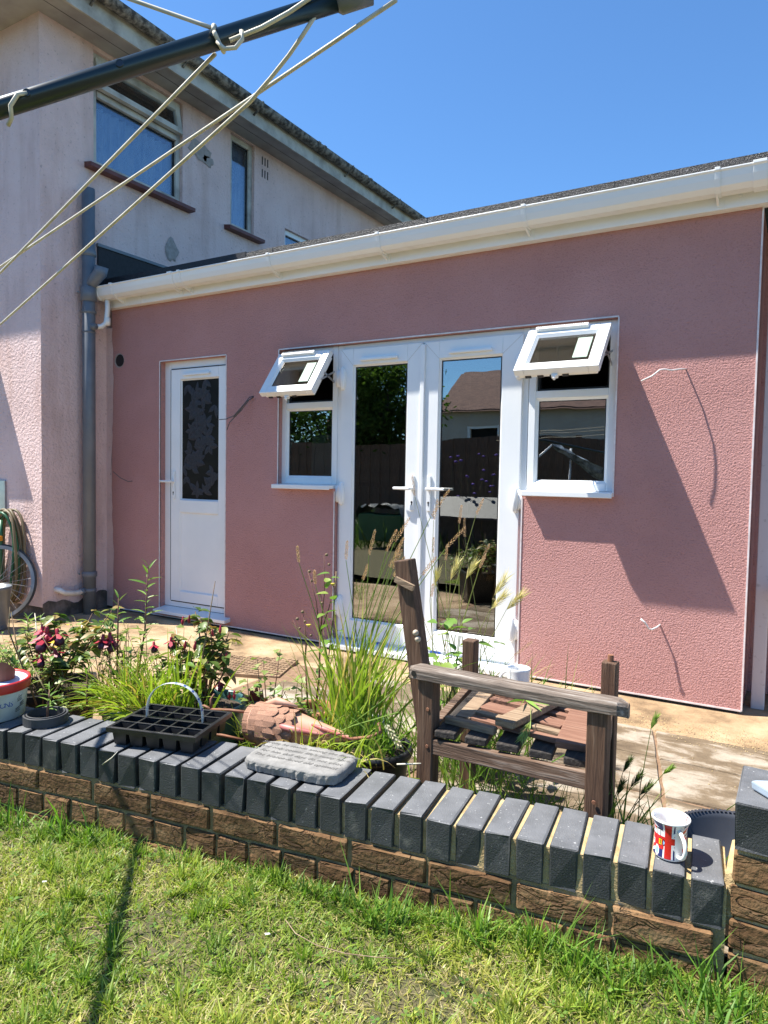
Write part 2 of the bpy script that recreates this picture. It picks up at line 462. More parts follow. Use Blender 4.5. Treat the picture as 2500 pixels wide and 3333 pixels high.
# ------------------------------------------------------------------ mesh helpers
class MB:
    """collects verts / faces (world coordinates)"""
    def __init__(s):
        s.v, s.f, s.m, s.mi, s.col = [], [], [], 0, []
    def face(s, idx):
        s.f.append(tuple(idx)); s.m.append(s.mi)
    def add(s, vs, fs):
        o = len(s.v)
        s.v.extend([tuple(p) for p in vs])
        for f in fs:
            s.face([i + o for i in f])
    def box(s, x0, x1, y0, y1, z0, z1, M=None):
        P = [Vector((x, y, z)) for z in (z0, z1) for y in (y0, y1) for x in (x0, x1)]
        if M is not None:
            P = [M @ p for p in P]
        s.add(P, [(0, 2, 3, 1), (4, 5, 7, 6), (0, 1, 5, 4), (2, 6, 7, 3), (0, 4, 6, 2), (1, 3, 7, 5)])
        return s
    def bar(s, a, b, w, h=None, up=(0, 0, 1)):
        """square bar from a to b"""
        a, b = Vector(a), Vector(b); h = h or w
        d = (b - a).normalized(); u = Vector(up)
        if abs(d.dot(u)) > .97: u = Vector((1, 0, 0))
        sd = d.cross(u).normalized() * w / 2; uu = sd.cross(d).normalized() * h / 2
        P = [a - sd - uu, a + sd - uu, a + sd + uu, a - sd + uu, b - sd - uu, b + sd - uu, b + sd + uu, b - sd + uu]
        s.add(P, [(0, 3, 2, 1), (4, 5, 6, 7), (0, 1, 5, 4), (1, 2, 6, 5), (2, 3, 7, 6), (3, 0, 4, 7)])
        return s
    def tube(s, pts, r, n=8, cap=True):
        pts = [Vector(p) for p in pts]
        rs = r if isinstance(r, (list, tuple)) else [r] * len(pts)
        o = len(s.v); u = None
        for i, p in enumerate(pts):
            d = (pts[min(i + 1, len(pts) - 1)] - pts[max(i - 1, 0)])
            if d.length < 1e-9: d = Vector((0, 0, 1))
            d.normalize()
            if u is None:
                u = d.orthogonal().normalized()
            else:
                u = (u - d * u.dot(d))
                u = u.normalized() if u.length > 1e-6 else d.orthogonal().normalized()
            w = d.cross(u)
            for k in range(n):
                a = 2 * PI * k / n
                s.v.append(tuple(p + (u * math.cos(a) + w * math.sin(a)) * rs[i]))
        for i in range(len(pts) - 1):
            for k in range(n):
                s.face((o + i * n + k, o + i * n + (k + 1) % n, o + (i + 1) * n + (k + 1) % n, o + (i + 1) * n + k))
        if cap:
            s.face([o + k for k in range(n)][::-1]); s.face([o + (len(pts) - 1) * n + k for k in range(n)])
        return s
    def lathe(s, prof, c, n=32, axis=(0, 0, 1), close=False, arc=2 * PI, a0=0):
        c = Vector(c); ax = Vector(axis).normalized(); u = ax.orthogonal().normalized()
        if abs(ax.z) > .99: u = Vector((1, 0, 0))
        w = ax.cross(u); o = len(s.v)
        for r, h in prof:
            for k in range(n):
                a = a0 + arc * k / n
                s.v.append(tuple(c + ax * h + (u * math.cos(a) + w * math.sin(a)) * r))
        L = len(prof)
        for i in range(L if close else L - 1):
            j = (i + 1) % L
            for k in range(n):
                s.face((o + i * n + k, o + i * n + (k + 1) % n, o + j * n + (k + 1) % n, o + j * n + k))
        return s
    def prism(s, poly, a, b):
        """poly: list of Vector offsets swept from a to b"""
        a, b = Vector(a), Vector(b); n = len(poly)
        P = [a + Vector(p) for p in poly] + [b + Vector(p) for p in poly]
        s.add(P, [tuple(range(n))[::-1], tuple(range(n, 2 * n))] + [(i, (i + 1) % n, n + (i + 1) % n, n + i) for i in range(n)])
        return s
    def frame(s, x0, x1, z0, z1, w, y0, y1, M=None):
        """rectangular frame in the xz plane"""
        s.box(x0, x0 + w, y0, y1, z0, z1, M); s.box(x1 - w, x1, y0, y1, z0, z1, M)
        s.box(x0 + w, x1 - w, y0, y1, z1 - w, z1, M); s.box(x0 + w, x1 - w, y0, y1, z0, z0 + w, M)
        return s

ROOT = {}
def rootloc(o):
    return ROOT.get(o.name, Vector((0, 0, 0)))

def ob(name, mb, mats, parent=None, smooth=False, loc=None, bev=0, bseg=2, sub=0):
    base = rootloc(parent) if parent else Vector(loc or (0, 0, 0))
    me = bpy.data.meshes.new(name)
    me.from_pydata([(p[0] - base.x, p[1] - base.y, p[2] - base.z) for p in mb.v], [], mb.f)
    if not isinstance(mats, (list, tuple)): mats = [mats]
    for m in mats: me.materials.append(MT[m] if isinstance(m, str) else m)
    if len(mats) > 1: me.polygons.foreach_set('material_index', mb.m)
    if smooth: me.polygons.foreach_set('use_smooth', [True] * len(me.polygons))
    if mb.col:
        a = me.color_attributes.new("Col", 'FLOAT_COLOR', 'POINT')
        a.data.foreach_set('color', np.array(mb.col, dtype=np.float32).ravel())
    me.update()
    o = bpy.data.objects.new(name, me)
    C.objects.link(o)
    if parent:
        o.parent = parent
    else:
        o.location = base
    ROOT[o.name] = base
    if bev:
        md = o.modifiers.new("bevel", 'BEVEL'); md.width = bev; md.segments = bseg; md.limit_method = 'ANGLE'; md.angle_limit = R(40)
    if sub:
        md = o.modifiers.new("sub", 'SUBSURF'); md.levels = sub; md.render_levels = sub
    return o

def inst(name, me, parent, M):
    """a piece that shares mesh data; M in world coordinates"""
    o = bpy.data.objects.new(name, me); C.objects.link(o)
    if parent:
        o.parent = parent
        o.matrix_local = Matrix.Translation(-rootloc(parent)) @ M
    else:
        o.matrix_world = M
    return o

def tag(o, label=None, cat=None, group=None, kind=None):
    if label: o['label'] = label
    if cat: o['category'] = cat
    if group: o['group'] = group
    if kind: o['kind'] = kind
    return o

def thing(name, label, cat, loc=(0, 0, 0), group=None):
    o = bpy.data.objects.new(name, None); C.objects.link(o)
    o.location = loc; ROOT[o.name] = Vector(loc); o.empty_display_size = .1
    return tag(o, label, cat, group)

def meshdata(name, mb, mats, smooth=False):
    me = bpy.data.meshes.new(name)
    me.from_pydata(mb.v, [], mb.f)
    if not isinstance(mats, (list, tuple)): mats = [mats]
    for m in mats: me.materials.append(MT[m])
    if len(mats) > 1: me.polygons.foreach_set('material_index', mb.m)
    if smooth: me.polygons.foreach_set('use_smooth', [True] * len(me.polygons))
    me.update()
    return me

def wallgrid(mb, us, zs, holes, to, thick):
    """wall face with rectangular openings; to(u,z,d) maps to world, d = depth behind the face"""
    us = sorted(set(us)); zs = sorted(set(zs))
    def inside(u, z):
        return any(h[0] < u < h[1] and h[2] < z < h[3] for h in holes)
    for i in range(len(us) - 1):
        for j in range(len(zs) - 1):
            if inside((us[i] + us[i + 1]) / 2, (zs[j] + zs[j + 1]) / 2): continue
            q = [(us[i], zs[j]), (us[i + 1], zs[j]), (us[i + 1], zs[j + 1]), (us[i], zs[j + 1])]
            mb.add([to(a, b_, 0) for a, b_ in q], [(0, 1, 2, 3)])
            mb.add([to(a, b_, thick) for a, b_ in q], [(3, 2, 1, 0)])
            for k in range(4):
                (a, b_), (c_, d_) = q[k], q[(k + 1) % 4]
                mu, mz = (a + c_) / 2, (b_ + d_) / 2
                cu, cz = (us[i] + us[i + 1]) / 2, (zs[j] + zs[j + 1]) / 2
                ou, oz = mu + (mu - cu) * .01, mz + (mz - cz) * .01
                edge = ou < us[0] or ou > us[-1] or oz < zs[0] or oz > zs[-1]
                if edge or inside(ou, oz):
                    mb.add([to(a, b_, 0), to(c_, d_, 0), to(c_, d_, thick), to(a, b_, thick)], [(3, 2, 1, 0)])

# ------------------------------------------------------------------ ground
def lawn_z(x, y=0):
    t = min(max((x + 2.4) / 2.3, 0), 1)
    return .048 + .068 * t
def wall_y(x):                      # front line of the low garden wall
    return -2.373 + .105 * x - .017 * x * x

mb = MB(); mb.box(-45, 30, -45, 30, -.6, -.045)
tag(ob('ground', mb, 'turf'), kind='structure')
mb = MB()
nx, ny = 40, 24
for j in range(ny + 1):
    for i in range(nx + 1):
        x = -6 + 7.5 * i / nx
        y1 = wall_y(max(x, -3.4)) + .10; y = -9.5 + (y1 + 9.5) * (j / ny)
        mb.v.append((x, y, lawn_z(x) - .012 + .006 * math.sin(x * 9 + y * 5) + .005 * math.sin(y * 13 - x * 4)))
for j in range(ny):
    for i in range(nx):
        a = j * (nx + 1) + i; mb.face((a, a + 1, a + nx + 2, a + nx + 1))
tag(ob('lawn', mb, 'turf', smooth=True), kind='structure')

patio = thing('patio', None, None, (0, 0, 0)); tag(patio, kind='structure')
mb = MB()
xs = np.linspace(-8, 2.5, 43); ys = np.linspace(-2.55, .6, 16)
for y in ys:
    for x in xs:
        h = .012 * max(0, 1 - abs(y + .1) / .45) + .004 * math.sin(2.3 * x + 3 * y)
        mb.v.append((x, max(y, wall_y(max(x, -3.2)) + .12), h - .006))
for j in range(15):
    for i in range(42):
        a = j * 43 + i; mb.face((a, a + 1, a + 44, a + 43))
ob('concrete_screed', mb, 'screed', patio, smooth=True)
# stone slabs, each a piece
def slab(poly, z=.012, th=.04):
    cx = sum(p[0] for p in poly) / len(poly); cy = sum(p[1] for p in poly) / len(poly)
    mb = MB(); n = 0
    pts = []
    for k in range(len(poly)):
        a, b_ = poly[k], poly[(k + 1) % len(poly)]
        for t in (0, .2, .4, .6, .8):
            j = .0 if t == 0 else .006
            pts.append((a[0] + (b_[0] - a[0]) * t + random.uniform(-j, j), a[1] + (b_[1] - a[1]) * t + random.uniform(-j, j)))
    n = len(pts)
    top = [(p[0] + (cx - p[0]) * .012, p[1] + (cy - p[1]) * .012, z) for p in pts]
    mid = [(p[0], p[1], z - .007) for p in pts]; bot = [(p[0], p[1], z - th) for p in pts]
    mb.add(top + mid + bot, [tuple(range(n))] + [(n + i, n + (i + 1) % n, (i + 1) % n, i) for i in range(n)] + [(2 * n + i, 2 * n + (i + 1) % n, n + (i + 1) % n, n + i) for i in range(n)])
    me = bpy.data.meshes.new('paving_slab')
    me.from_pydata([(x - cx, y - cy, zz - z) for x, y, zz in mb.v], [], mb.f); me.materials.append(MT['slab'])
    return inst('paving_slab', me, patio, Matrix.Translation((cx, cy, z)))
JX = lambda y: -.557 + (y + .545) * -.215       # the long tan joint running towards the wall
rows = [(-.52, -.868, [-2.2, -1.42, None, .35, 1.2]), (-.878, -1.25, [-2.55, -1.9, -1.15, None, .22, 1.1]), (-1.262, -1.70, [-2.75, -2.1, -1.3, None, .5, 1.2]), (-1.712, -2.15, [-2.6, -1.75, -.95, None, .45, 1.2])]
for y1, y0, xs_ in rows:
    for a, b_ in zip(xs_[:-1], xs_[1:]):
        g = .011
        a0, a1 = (JX(y0) + .007, JX(y1) + .007) if a is None else (a + g, a + g - .01)
        b0, b1 = (JX(y0) - .007, JX(y1) - .007) if b_ is None else (b_ - g, b_ - g - .01)
        slab([(a0, y0 + random.uniform(-.004, .004)), (b0, y0 + random.uniform(-.004, .004)), (b1, y1), (a1, y1)], .012 + random.uniform(-.002, .003))

mb = MB(); mb.box(-2.7, 1.15, -2.15, -.53, -.02, .004); ob('joint_mortar', mb, 'joint', patio)
# manhole cover
mc = thing('manhole_cover', 'rusty iron inspection cover with diamond pattern set in the patio', 'manhole cover', (-2.91, -.73, .008))
u = Vector((.47, .18, 0)).normalized(); w_ = Vector((-.18, .47, 0)).normalized()
Mx = Matrix((u, w_, Vector((0, 0, 1)))).transposed().to_4x4(); Mx.translation = (-2.91, -.73, .004)
mb = MB(); mb.box(-.235, .235, -.20, .20, -.02, .012, Mx); ob('plate', mb, 'iron', mc, bev=.003)
mb = MB()
for k in range(-8, 9):
    for s in (-1, 1):
        a = Vector((k * .055 - .2 * 1, -.19, .013)); b_ = Vector((k * .055 + .2 * 1, .19, .013))
        if s < 0: a.x, b_.x = b_.x, a.x
        # clip to plate
        def clip(a, b_):
            t0, t1 = 0, 1; d = b_ - a
            for lim in (-.225, .225):
                if abs(d.x) > 1e-6:
                    t = (lim - a.x) / d.x
                    if (lim < 0) == (d.x > 0): t0 = max(t0, t)
                    else: t1 = min(t1, t)
            return (a + d * t0, a + d * t1) if t1 > t0 else None
        r_ = clip(a, b_)
        if r_: mb.bar(Mx @ r_[0], Mx @ r_[1], .008, .006)
ob('raised_pattern', mb, 'iron', mc)
for sx in (-.13, .13):
    mb = MB(); mb.lathe([(.0, .0135), (.035, .0135), (.045, .018), (.05, .014)], Mx @ Vector((sx, .12 if sx > 0 else -.13, 0)), 16); ob('lifting_eye', mb, 'iron', mc, smooth=True)

# ------------------------------------------------------------------ main house
X0 = -5.25
YC = -.61
ZS = 4.78
house = thing('house', 'two storey house with faded pink pebbledash and white soffit', 'house', (X0, YC, 0))
W1 = (-.12, .87, 3.80, 4.745); W2 = (1.53, 1.90, 3.80, 4.765); W3 = (2.43, 3.3, 3.1, 4.06)
mb = MB()
wallgrid(mb, [YC, 6.8] + [a for w in (W1, W2, W3) for a in w[:2]], [.10, ZS + .1] + [a for w in (W1, W2, W3) for a in w[2:]], [W1, W2, W3], lambda u, z, d: (X0 - d, u, z), .22)
WF = (-6.6, -5.95, 1.3, 2.42)
wallgrid(mb, [-10.5, X0 - .22, -6.6, -5.95], [.10, ZS + .1, 1.3, 2.42], [WF], lambda u, z, d: (u, YC + d, z), .2)
ob('wall', mb, 'old', house)
mb = MB(); mb.box(-10.5, X0 - .035, YC + .03, YC + .2, -.05, .11); mb.box(X0 - .22, X0 - .03, YC + .04, 6.8, -.05, .11); ob('plinth', mb, 'plinth', house)
# eaves
OS, OF = .30, .46
ex, ey = X0 + OS, YC - OF
mb = MB(); mb.box(X0 - .05, ex, ey, 6.8, ZS, ZS + .02); mb.box(-10.5, X0 - .05, ey, YC + .05, ZS, ZS + .02)
for k in range(1, 3):
    pass
ob('soffit', mb, 'soffit', house)
mb = MB(); mb.box(X0 + .15, X0 + .153, -1.0, 6.8, ZS - .002, ZS); ob('soffit_joint', mb, 'gasket', house)
mb = MB(); mb.box(ex, ex + .022, ey - .022, 6.8, ZS - .02, ZS + .17); mb.box(-10.5, ex, ey - .022, ey, ZS - .02, ZS + .17)
ob('fascia', mb, 'dirty_white', house, bev=.003)
def half_gutter(mb, a, b_, out, r=.06):
    """half round gutter from a to b, 'out' points away from the wall"""
    a, b_, out = Vector(a), Vector(b_), Vector(out); poly = []
    for k in range(11):
        t = PI * k / 10
        poly.append(-out * math.cos(t) * r - Vector((0, 0, 1)) * math.sin(t) * r)
    for k in range(11):
        t = PI * (10 - k) / 10
        poly.append(-out * math.cos(t) * (r - .006) - Vector((0, 0, 1)) * math.sin(t) * (r - .006))
    mb.prism(poly, a, b_)
mb = MB(); gz = ZS + .165
half_gutter(mb, (ex + .085, ey - .09, gz), (ex + .085, 6.8, gz), (1, 0, 0), .062)
half_gutter(mb, (-10.5, ey - .085, gz), (ex + .03, ey - .085, gz), (0, -1, 0), .062)
gt = ob('gutter', mb, 'oldgutter', house, smooth=False)
for yy in (-.4, .55, 1.5, 2.45, 2.56, 3.15, 3.45, 3.55, 4.3):
    mb = MB()
    big = yy in (2.45, 2.56, 3.45, 3.55)
    half_gutter(mb, (ex + .085, yy, gz + .004), (ex + .085, yy + (.05 if big else .025), gz + .004), (1, 0, 0), .070)
    if not big: mb.bar((ex + .022, yy + .012, gz - .10), (ex + .09, yy + .012, gz - .063), .02, .012)
    ob('bracket', mb, 'oldgutter', gt)
# roof: shallow hip, seen only from elsewhere
mb = MB()
rx0, ry1 = -10.5, 6.8
P = [(rx0, ey - .05, ZS + .17), (ex + .05, ey - .05, ZS + .17), (ex + .05, ry1, ZS + .17), (rx0, ry1, ZS + .17), (-7.9, 2.0, 6.6), (-7.9, 5.0, 6.6)]
mb.add(P, [(0, 1, 4), (1, 2, 5, 4), (2, 3, 5), (3, 0, 4, 5)])
ob('roof', mb, 'roof_tile', house)
# upstairs windows on the side wall (facing +x)
def side_window(y0, y1, z0, z1, transom, mat_fr='dirty_white', curtain=True):
    x = X0 - .035
    mb = MB(); fw_ = .055
    Mr = Matrix(((0, 1, 0, 0), (1, 0, 0, 0), (0, 0, 1, 0), (0, 0, 0, 1)))      # x<->y swap
    def bx(a0, a1, d0, d1, c0, c1): mb.box(x - d1, x - d0, a0, a1, c0, c1)
    bx(y0, y0 + fw_, 0, .06, z0, z1); bx(y1 - fw_, y1, 0, .06, z0, z1); bx(y0 + fw_, y1 - fw_, 0, .06, z1 - fw_, z1); bx(y0 + fw_, y1 - fw_, 0, .06, z0, z0 + fw_)
    if transom: bx(y0 + fw_, y1 - fw_, -.012, .06, transom, transom + .06)
    o = ob('window', mb, mat_fr, house, bev=.004)
    mb = MB(); mb.box(x - .03, x - .026, y0 + fw_ - .005, y1 - fw_ + .005, z0 + fw_ - .005, (transom or z1 - fw_) + .005); ob('pane', mb, 'glass_old', o)
    mb = MB(); mb.box(x - .027, x - .022, y0 + fw_, y1 - fw_, z0 + fw_ - .001, z0 + fw_ + .007); mb.box(x - .027, x - .022, y1 - fw_ - .009, y1 - fw_, z0 + fw_ + .007, z1 - fw_); mb.box(x - .027, x - .022, y0 + fw_, y1 - fw_ - .009, (transom or z1 - fw_) - .009, transom or z1 - fw_); ob('gasket', mb, 'gasket', o)
    if transom:
        # top hung sash standing slightly ajar
        zt, zb = z1 - fw_ + .01, transom + .045
        mb = MB(); L = zt - zb; ang = R(11)
        Mx = Matrix.Translation((x + .012, 0, zt)) @ Matrix.Rotation(-ang, 4, 'Y')
        def b2(a0, a1, c0, c1): mb.box(-.03, .012, a0, a1, c0, c1, Mx)
        b2(y0 + .03, y0 + .085, -L, 0); b2(y1 - .085, y1 - .03, -L, 0); b2(y0 + .085, y1 - .085, -.05, 0); b2(y0 + .085, y1 - .085, -L, -L + .055)
        so = ob('top_sash', mb, mat_fr, o, bev=.004)
        mb = MB(); mb.box(-.012, -.008, y0 + .08, y1 - .08, -L + .05, -.045, Mx); ob('sash_pane', mb, 'glass_old', o)
    if curtain:
        mb = MB(); n = 90
        for i in range(n + 1):
            yy = y0 + (y1 - y0) * i / n; dx = .040 * math.sin(i * .85) + .008 * math.sin(i * 2.3 + 1)
            zt = (transom or z1) - .02
            mb.v.append((x - .11 + dx, yy, z0)); mb.v.append((x - .11 + dx * .6, yy, zt))
        for i in range(n): mb.face((2 * i, 2 * i + 2, 2 * i + 3, 2 * i + 1))
        ob('net_curtain', mb, 'net', o, smooth=True)
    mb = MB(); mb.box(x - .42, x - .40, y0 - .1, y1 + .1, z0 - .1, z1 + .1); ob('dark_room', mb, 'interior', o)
    mb = MB(); mb.prism([(-.04, 0, 0), (.085, 0, -.02), (.085, 0, -.055), (-.04, 0, -.055)], (X0, y0 - .09, z0 - .002), (X0, y1 + .09, z0 - .002))
    ob('sill', mb, 'sill_red', o, bev=.003)
    return o
side_window(*W1, 4.385)
side_window(*W2, None)
o3 = side_window(*W3, None, 'upvc')
# front window to the left of the frame: open sash that throws the slanting shadow
mb = MB(); mb.frame(-6.6, -5.95, 1.3, 2.42, .055, YC + .03, YC + .09); mb.box(-6.545, -6.005, YC + .03, YC + .09, 2.0, 2.06); fo = ob('window', mb, 'upvc', house, bev=.004)
mb = MB(); mb.box(-6.55, -6.0, YC + .055, YC + .06, 1.35, 2.01); ob('pane', mb, 'glass', fo)
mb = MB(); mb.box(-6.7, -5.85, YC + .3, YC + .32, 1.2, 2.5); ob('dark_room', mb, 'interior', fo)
Ms = Matrix.Translation((0, YC + .0, 2.40)) @ Matrix.Rotation(R(-41), 4, 'X')
mb = MB(); mb.frame(-6.57, -5.98, -.38, 0, .055, -.03, .03, Ms); mb.box(-6.515, -6.035, -.004, .004, -.325, -.055, Ms); ob('open_sash', mb, 'upvc', fo, bev=.003)
# air-brick slots and cement patches
mb = MB()
for i in range(3):
    for j in range(2):
        y = 2.02 + i * .045; z = 4.62 - j * .135
        mb.box(X0 - .01, X0 + .004, y, y + .013, z, z + .085)
ob('air_brick_slot', mb, 'gasket', house)
def patch(y, z, ry, rz):
    mb = MB(); n = 18; pts = []
    for k in range(n):
        a = 2 * PI * k / n; f_ = random.uniform(.72, 1.12)
        pts.append((y + ry * f_ * math.cos(a), z + rz * f_ * math.sin(a)))
    mb.add([(X0 + .004, p[0], p[1]) for p in pts] + [(X0 + .010, y + (p[0] - y) * .85, z + (p[1] - z) * .85) for p in pts],
           [tuple(range(n, 2 * n))] + [(i, (i + 1) % n, n + (i + 1) % n, n + i) for i in range(n)])
    ob('cement_patch', mb, 'cement', house)
patch(.735, 3.335, .085, .12); patch(1.10, 4.40, .16, .10); patch(1.2, 4.34, .08, .06)
# crumbled foot of the corner
mb = MB(); n = 26; pts = []
for k in range(n):
    t = k / (n - 1); pts.append((X0 + .003, YC + t * .62, .12 + .012 * random.random() + .05 * max(0, t - .45) + .02 * math.sin(t * 9) + .012 * math.sin(t * 23)))
mb.add([(p[0], p[1], .0) for p in pts] + pts, [(i, i + 1, n + i + 1, n + i) for i in range(n - 1)])
ob('damp_stain_plaster', mb, 'plinth', house)

# ------------------------------------------------------------------ soil pipe
PX, PY, PR = -5.165, -.235, .052
sp_ = thing('soil_pipe', 'grey plastic soil pipe running up the corner beside the pink wall', 'pipe', (PX, PY, 0))
mb = MB(); mb.tube([(PX, PY, 0), (PX, PY, 3.54)], PR, 24); 
me_ = ob('pipe', mb, 'pipe_grey', sp_, smooth=False)
for p in me_.data.polygons:
    p.use_smooth = len(p.vertices) == 4
def collar(z, h, r, nm='collar'):
    mb = MB(); mb.lathe([(PR, z), (r, z + .006), (r, z + h - .006), (PR, z + h)], (PX, PY, 0), 24); ob(nm, mb, 'pipe_grey', sp_, smooth=True)
collar(2.99, .05, .060); collar(2.62, .12, .064); collar(2.52, .03, .060); collar(.315, .05, .062); collar(2.36, .015, .056); collar(.19, .03, .058)
mb = MB(); mb.tube([(PX, PY, 2.74), (PX + .05, PY + .01, 2.79), (PX + .11, PY + .03, 2.85), (PX + .125, PY + .03, 2.90)], [.045, .05, .055, .056], 20); ob('branch_boss', mb, 'pipe_grey', sp_, smooth=True)
mb = MB(); mb.tube([(PX + .02, PY, 2.41), (PX + .085, PY - .0, 2.41)], .027, 16); ob('boss_socket', mb, 'pipe_grey', sp_, smooth=True)
for z in (2.68, .335):
    mb = MB(); mb.box(X0, PX - .04, PY - .015, PY + .015, z, z + .02); mb.tube([(PX - .055, PY - .06, z + .01), (PX - .03, PY - .075, z + .01)], .008, 8); ob('wall_clip', mb, 'pipe_grey', sp_)
mb = MB(); mb.tube([(X0 - .02, PY - .26, .235), (X0 + .045, PY - .25, .23), (X0 + .075, PY - .22, .205), (X0 + .08, PY - .14, .195), (PX - .0, PY - .05, .20)], .023, 14)
wo = ob('waste_elbow', mb, 'pipe_white', sp_, smooth=True)
mb = MB(); mb.tube([(PX - .01, PY - .085, .198), (PX, PY - .04, .20)], .030, 14); ob('solvent_socket', mb, 'pipe_grey', sp_, smooth=True)

# ------------------------------------------------------------------ pink extension
ext = thing('extension', 'single storey pink rendered extension with white gutter and glazed doors', 'building', (-2.7, 0, 0))
XR = -.222
DO = (-4.573, -3.846, .085, 2.12)
mb = MB()
holes = [DO, (-3.322, -2.812, 1.12, 2.12), (-2.812, -1.447, .03, 2.12), (-1.447, -.915, 1.12, 2.12)]
wallgrid(mb, [X0 + .075, XR, -4.573, -3.846, -3.322, -2.812, -1.447, -.915], [.022, 2.62, .085, 2.12, 1.12, .03], holes, lambda u, z, d: (u, d, z), .09)
ob('wall', mb, 'pink', ext)
mb = MB(); mb.box(XR - .25, XR - .001, .09, .55, .022, 2.62); mb.box(XR - .001, 1.6, .5, .6, .0, 2.62); ob('return_wall', mb, 'pink', ext)
# ragged strip of older render beside the soil pipe
mb = MB(); n = 40; pts = []
for k in range(n):
    z = .03 + 2.42 * k / (n - 1); pts.append((X0 + .07 + .012 * random.random() + .012 * math.sin(z * 4), z))
mb.add([(X0 - .01, .004, z) for x, z in pts] + [(x + .012, -.004, z) for x, z in pts], [(i, n + i, n + i + 1, i + 1) for i in range(n - 1)])
ob('old_render_strip', mb, 'terracotta_dark' if False else 'old', ext)
# white angle beads
mb = MB()
def beadv(x, z0, z1, y=-.004): mb.box(x - .004, x + .004, y, y + .01, z0, z1)
def beadh(x0, x1, z, y=-.004): mb.box(x0, x1, y, y + .01, z - .004, z + .004)
beadv(XR, .022, 2.6); beadv(-4.577, .09, 2.124); beadh(-4.577, -3.842, 2.124); beadv(-3.842, .09, 2.12)
beadv(-3.326, 1.12, 2.124); beadh(-3.326, -.911, 2.124); beadv(-.911, 1.12, 2.12); beadv(-2.816, .03, 1.10); beadv(-1.443, .03, 1.10); beadh(X0 + .08, -2.82, .022); beadh(-1.44, XR, .022)
ob('corner_bead', mb, 'bead', ext)
mb = MB(); mb.box(X0 + .1, XR - .02, .015, .08, -.02, .022); ob('base_gap', mb, 'gasket', ext)
# fascia
mb = MB(); mb.box(-5.17, 1.6, -.058, -.036, 2.598, 2.80); mb.box(-5.17, 1.6, -.036, .02, 2.598, 2.612)
fas = ob('fascia', mb, 'upvc2', ext, bev=.003)
for x in (-4.76, -.235):
    mb = MB(); mb.box(x, x + .03, -.061, -.057, 2.598, 2.80); ob('fascia_joint', mb, 'upvc2', fas)
for k in range(9):
    x = -4.6 + k * .62 + random.uniform(-.1, .1)
    mb = MB(); mb.lathe([(.0, .003), (.008, .002), (.010, 0)], (x, -.059, 2.665 + random.uniform(-.02, .02)), 10, (0, -1, 0)); ob('screw_cap', mb, 'upvc', fas, smooth=True)
# roof
mb = MB(); mb.box(-5.19, 1.6, -.06, .10, 2.795, 2.845)
mb.add([(-5.19, -.06, 2.845), (1.6, -.06, 2.845), (1.6, .05, 2.872), (-5.19, .05, 2.872)], [(0, 1, 2, 3)])
mb.add([(-5.19, .05, 2.872), (1.6, .05, 2.872), (1.6, 5.5, 2.80), (-5.19, 5.5, 2.80)], [(0, 1, 2, 3)])
rf = ob('roof', mb, 'felt', ext)
mb = MB(); mb.prism([(0, -.09, 2.78), (0, -.09, 3.13), (0, .72, 3.15), (0, 5.5, 3.15), (0, 5.5, 2.78)], (X0 + .002, 0, 0), (X0 + .02, 0, 0)); ob('felt_upstand', mb, 'felt_plain', rf)
mb = MB(); mb.prism([(0, -.10, 3.125), (0, -.10, 3.15), (0, 5.5, 3.165), (0, 5.5, 3.14)], (X0 + .002, 0, 0), (X0 + .03, 0, 0)); ob('flashing', mb, 'pipe_grey', rf)
mb = MB(); mb.box(-5.19, -3.6, -.063, .0, 2.79, 2.852); ob('felt_lap', mb, 'felt_plain', rf)
for x in (-3.35, -2.1, -.95, .2):
    mb = MB(); mb.box(x, x + .006, -.0615, -.05, 2.79, 2.845); ob('felt_joint', mb, 'felt_plain', rf)
# gutter
prof = [(-.062, 2.742), (-.062, 2.672), (-.082, 2.654), (-.150, 2.652), (-.178, 2.672), (-.190, 2.706), (-.196, 2.738), (-.204, 2.742), (-.204, 2.750), (-.188, 2.750), (-.184, 2.708), (-.172, 2.678), (-.148, 2.660), (-.084, 2.662), (-.070, 2.675), (-.070, 2.742)]
mb = MB(); mb.prism([(0, y, z) for y, z in prof], (-5.13, 0, 0), (1.6, 0, 0)); gut = ob('gutter', mb, 'upvc2', ext, bev=.002)
op = [(-.058, 2.748), (-.058, 2.668), (-.080, 2.648), (-.152, 2.646), (-.183, 2.668), (-.196, 2.704), (-.202, 2.735), (-.211, 2.742), (-.211, 2.756), (-.19, 2.758)]
def gpiece(nm, x, w, arm):
    mb = MB(); mb.prism([(0, y, z) for y, z in op], (x, 0, 0), (x + w, 0, 0))
    if arm:
        mb.add([(x, -.058, 2.668), (x, -.058, 2.615), (x, -.150, 2.646), (x + .012, -.058, 2.668), (x + .012, -.058, 2.615), (x + .012, -.150, 2.646)], [(0, 1, 2), (3, 5, 4), (0, 3, 4, 1), (1, 4, 5, 2)])
        mb.box(x - .004, x + .03, -.064, -.058, 2.610, 2.67)
    ob(nm, mb, 'upvc2', gut, bev=.0015)
for x in (-4.95, -4.165, -3.285, -2.39, -1.425, -.43): gpiece('bracket', x, .024, True)
gpiece('union', -4.27, .045, True); gpiece('union', -.262, .06, False)
mb = MB(); mb.prism([(0, y, z) for y, z in op], (-5.15, 0, 0), (-5.115, 0, 0)); ob('end_cap', mb, 'upvc2', gut, bev=.003)
mb = MB(); mb.tube([(-5.075, -.12, 2.655), (-5.075, -.12, 2.56), (-5.08, -.13, 2.46), (-5.10, -.16, 2.425), (-5.12, -.22, 2.41)], .021, 14); ob('outlet_pipe', mb, 'upvc2', gut, smooth=True)
mb = MB(); mb.tube([(-5.075, -.12, 2.50), (-5.075, -.122, 2.44)], .025, 14); ob('elbow_socket', mb, 'upvc2', gut, smooth=True)

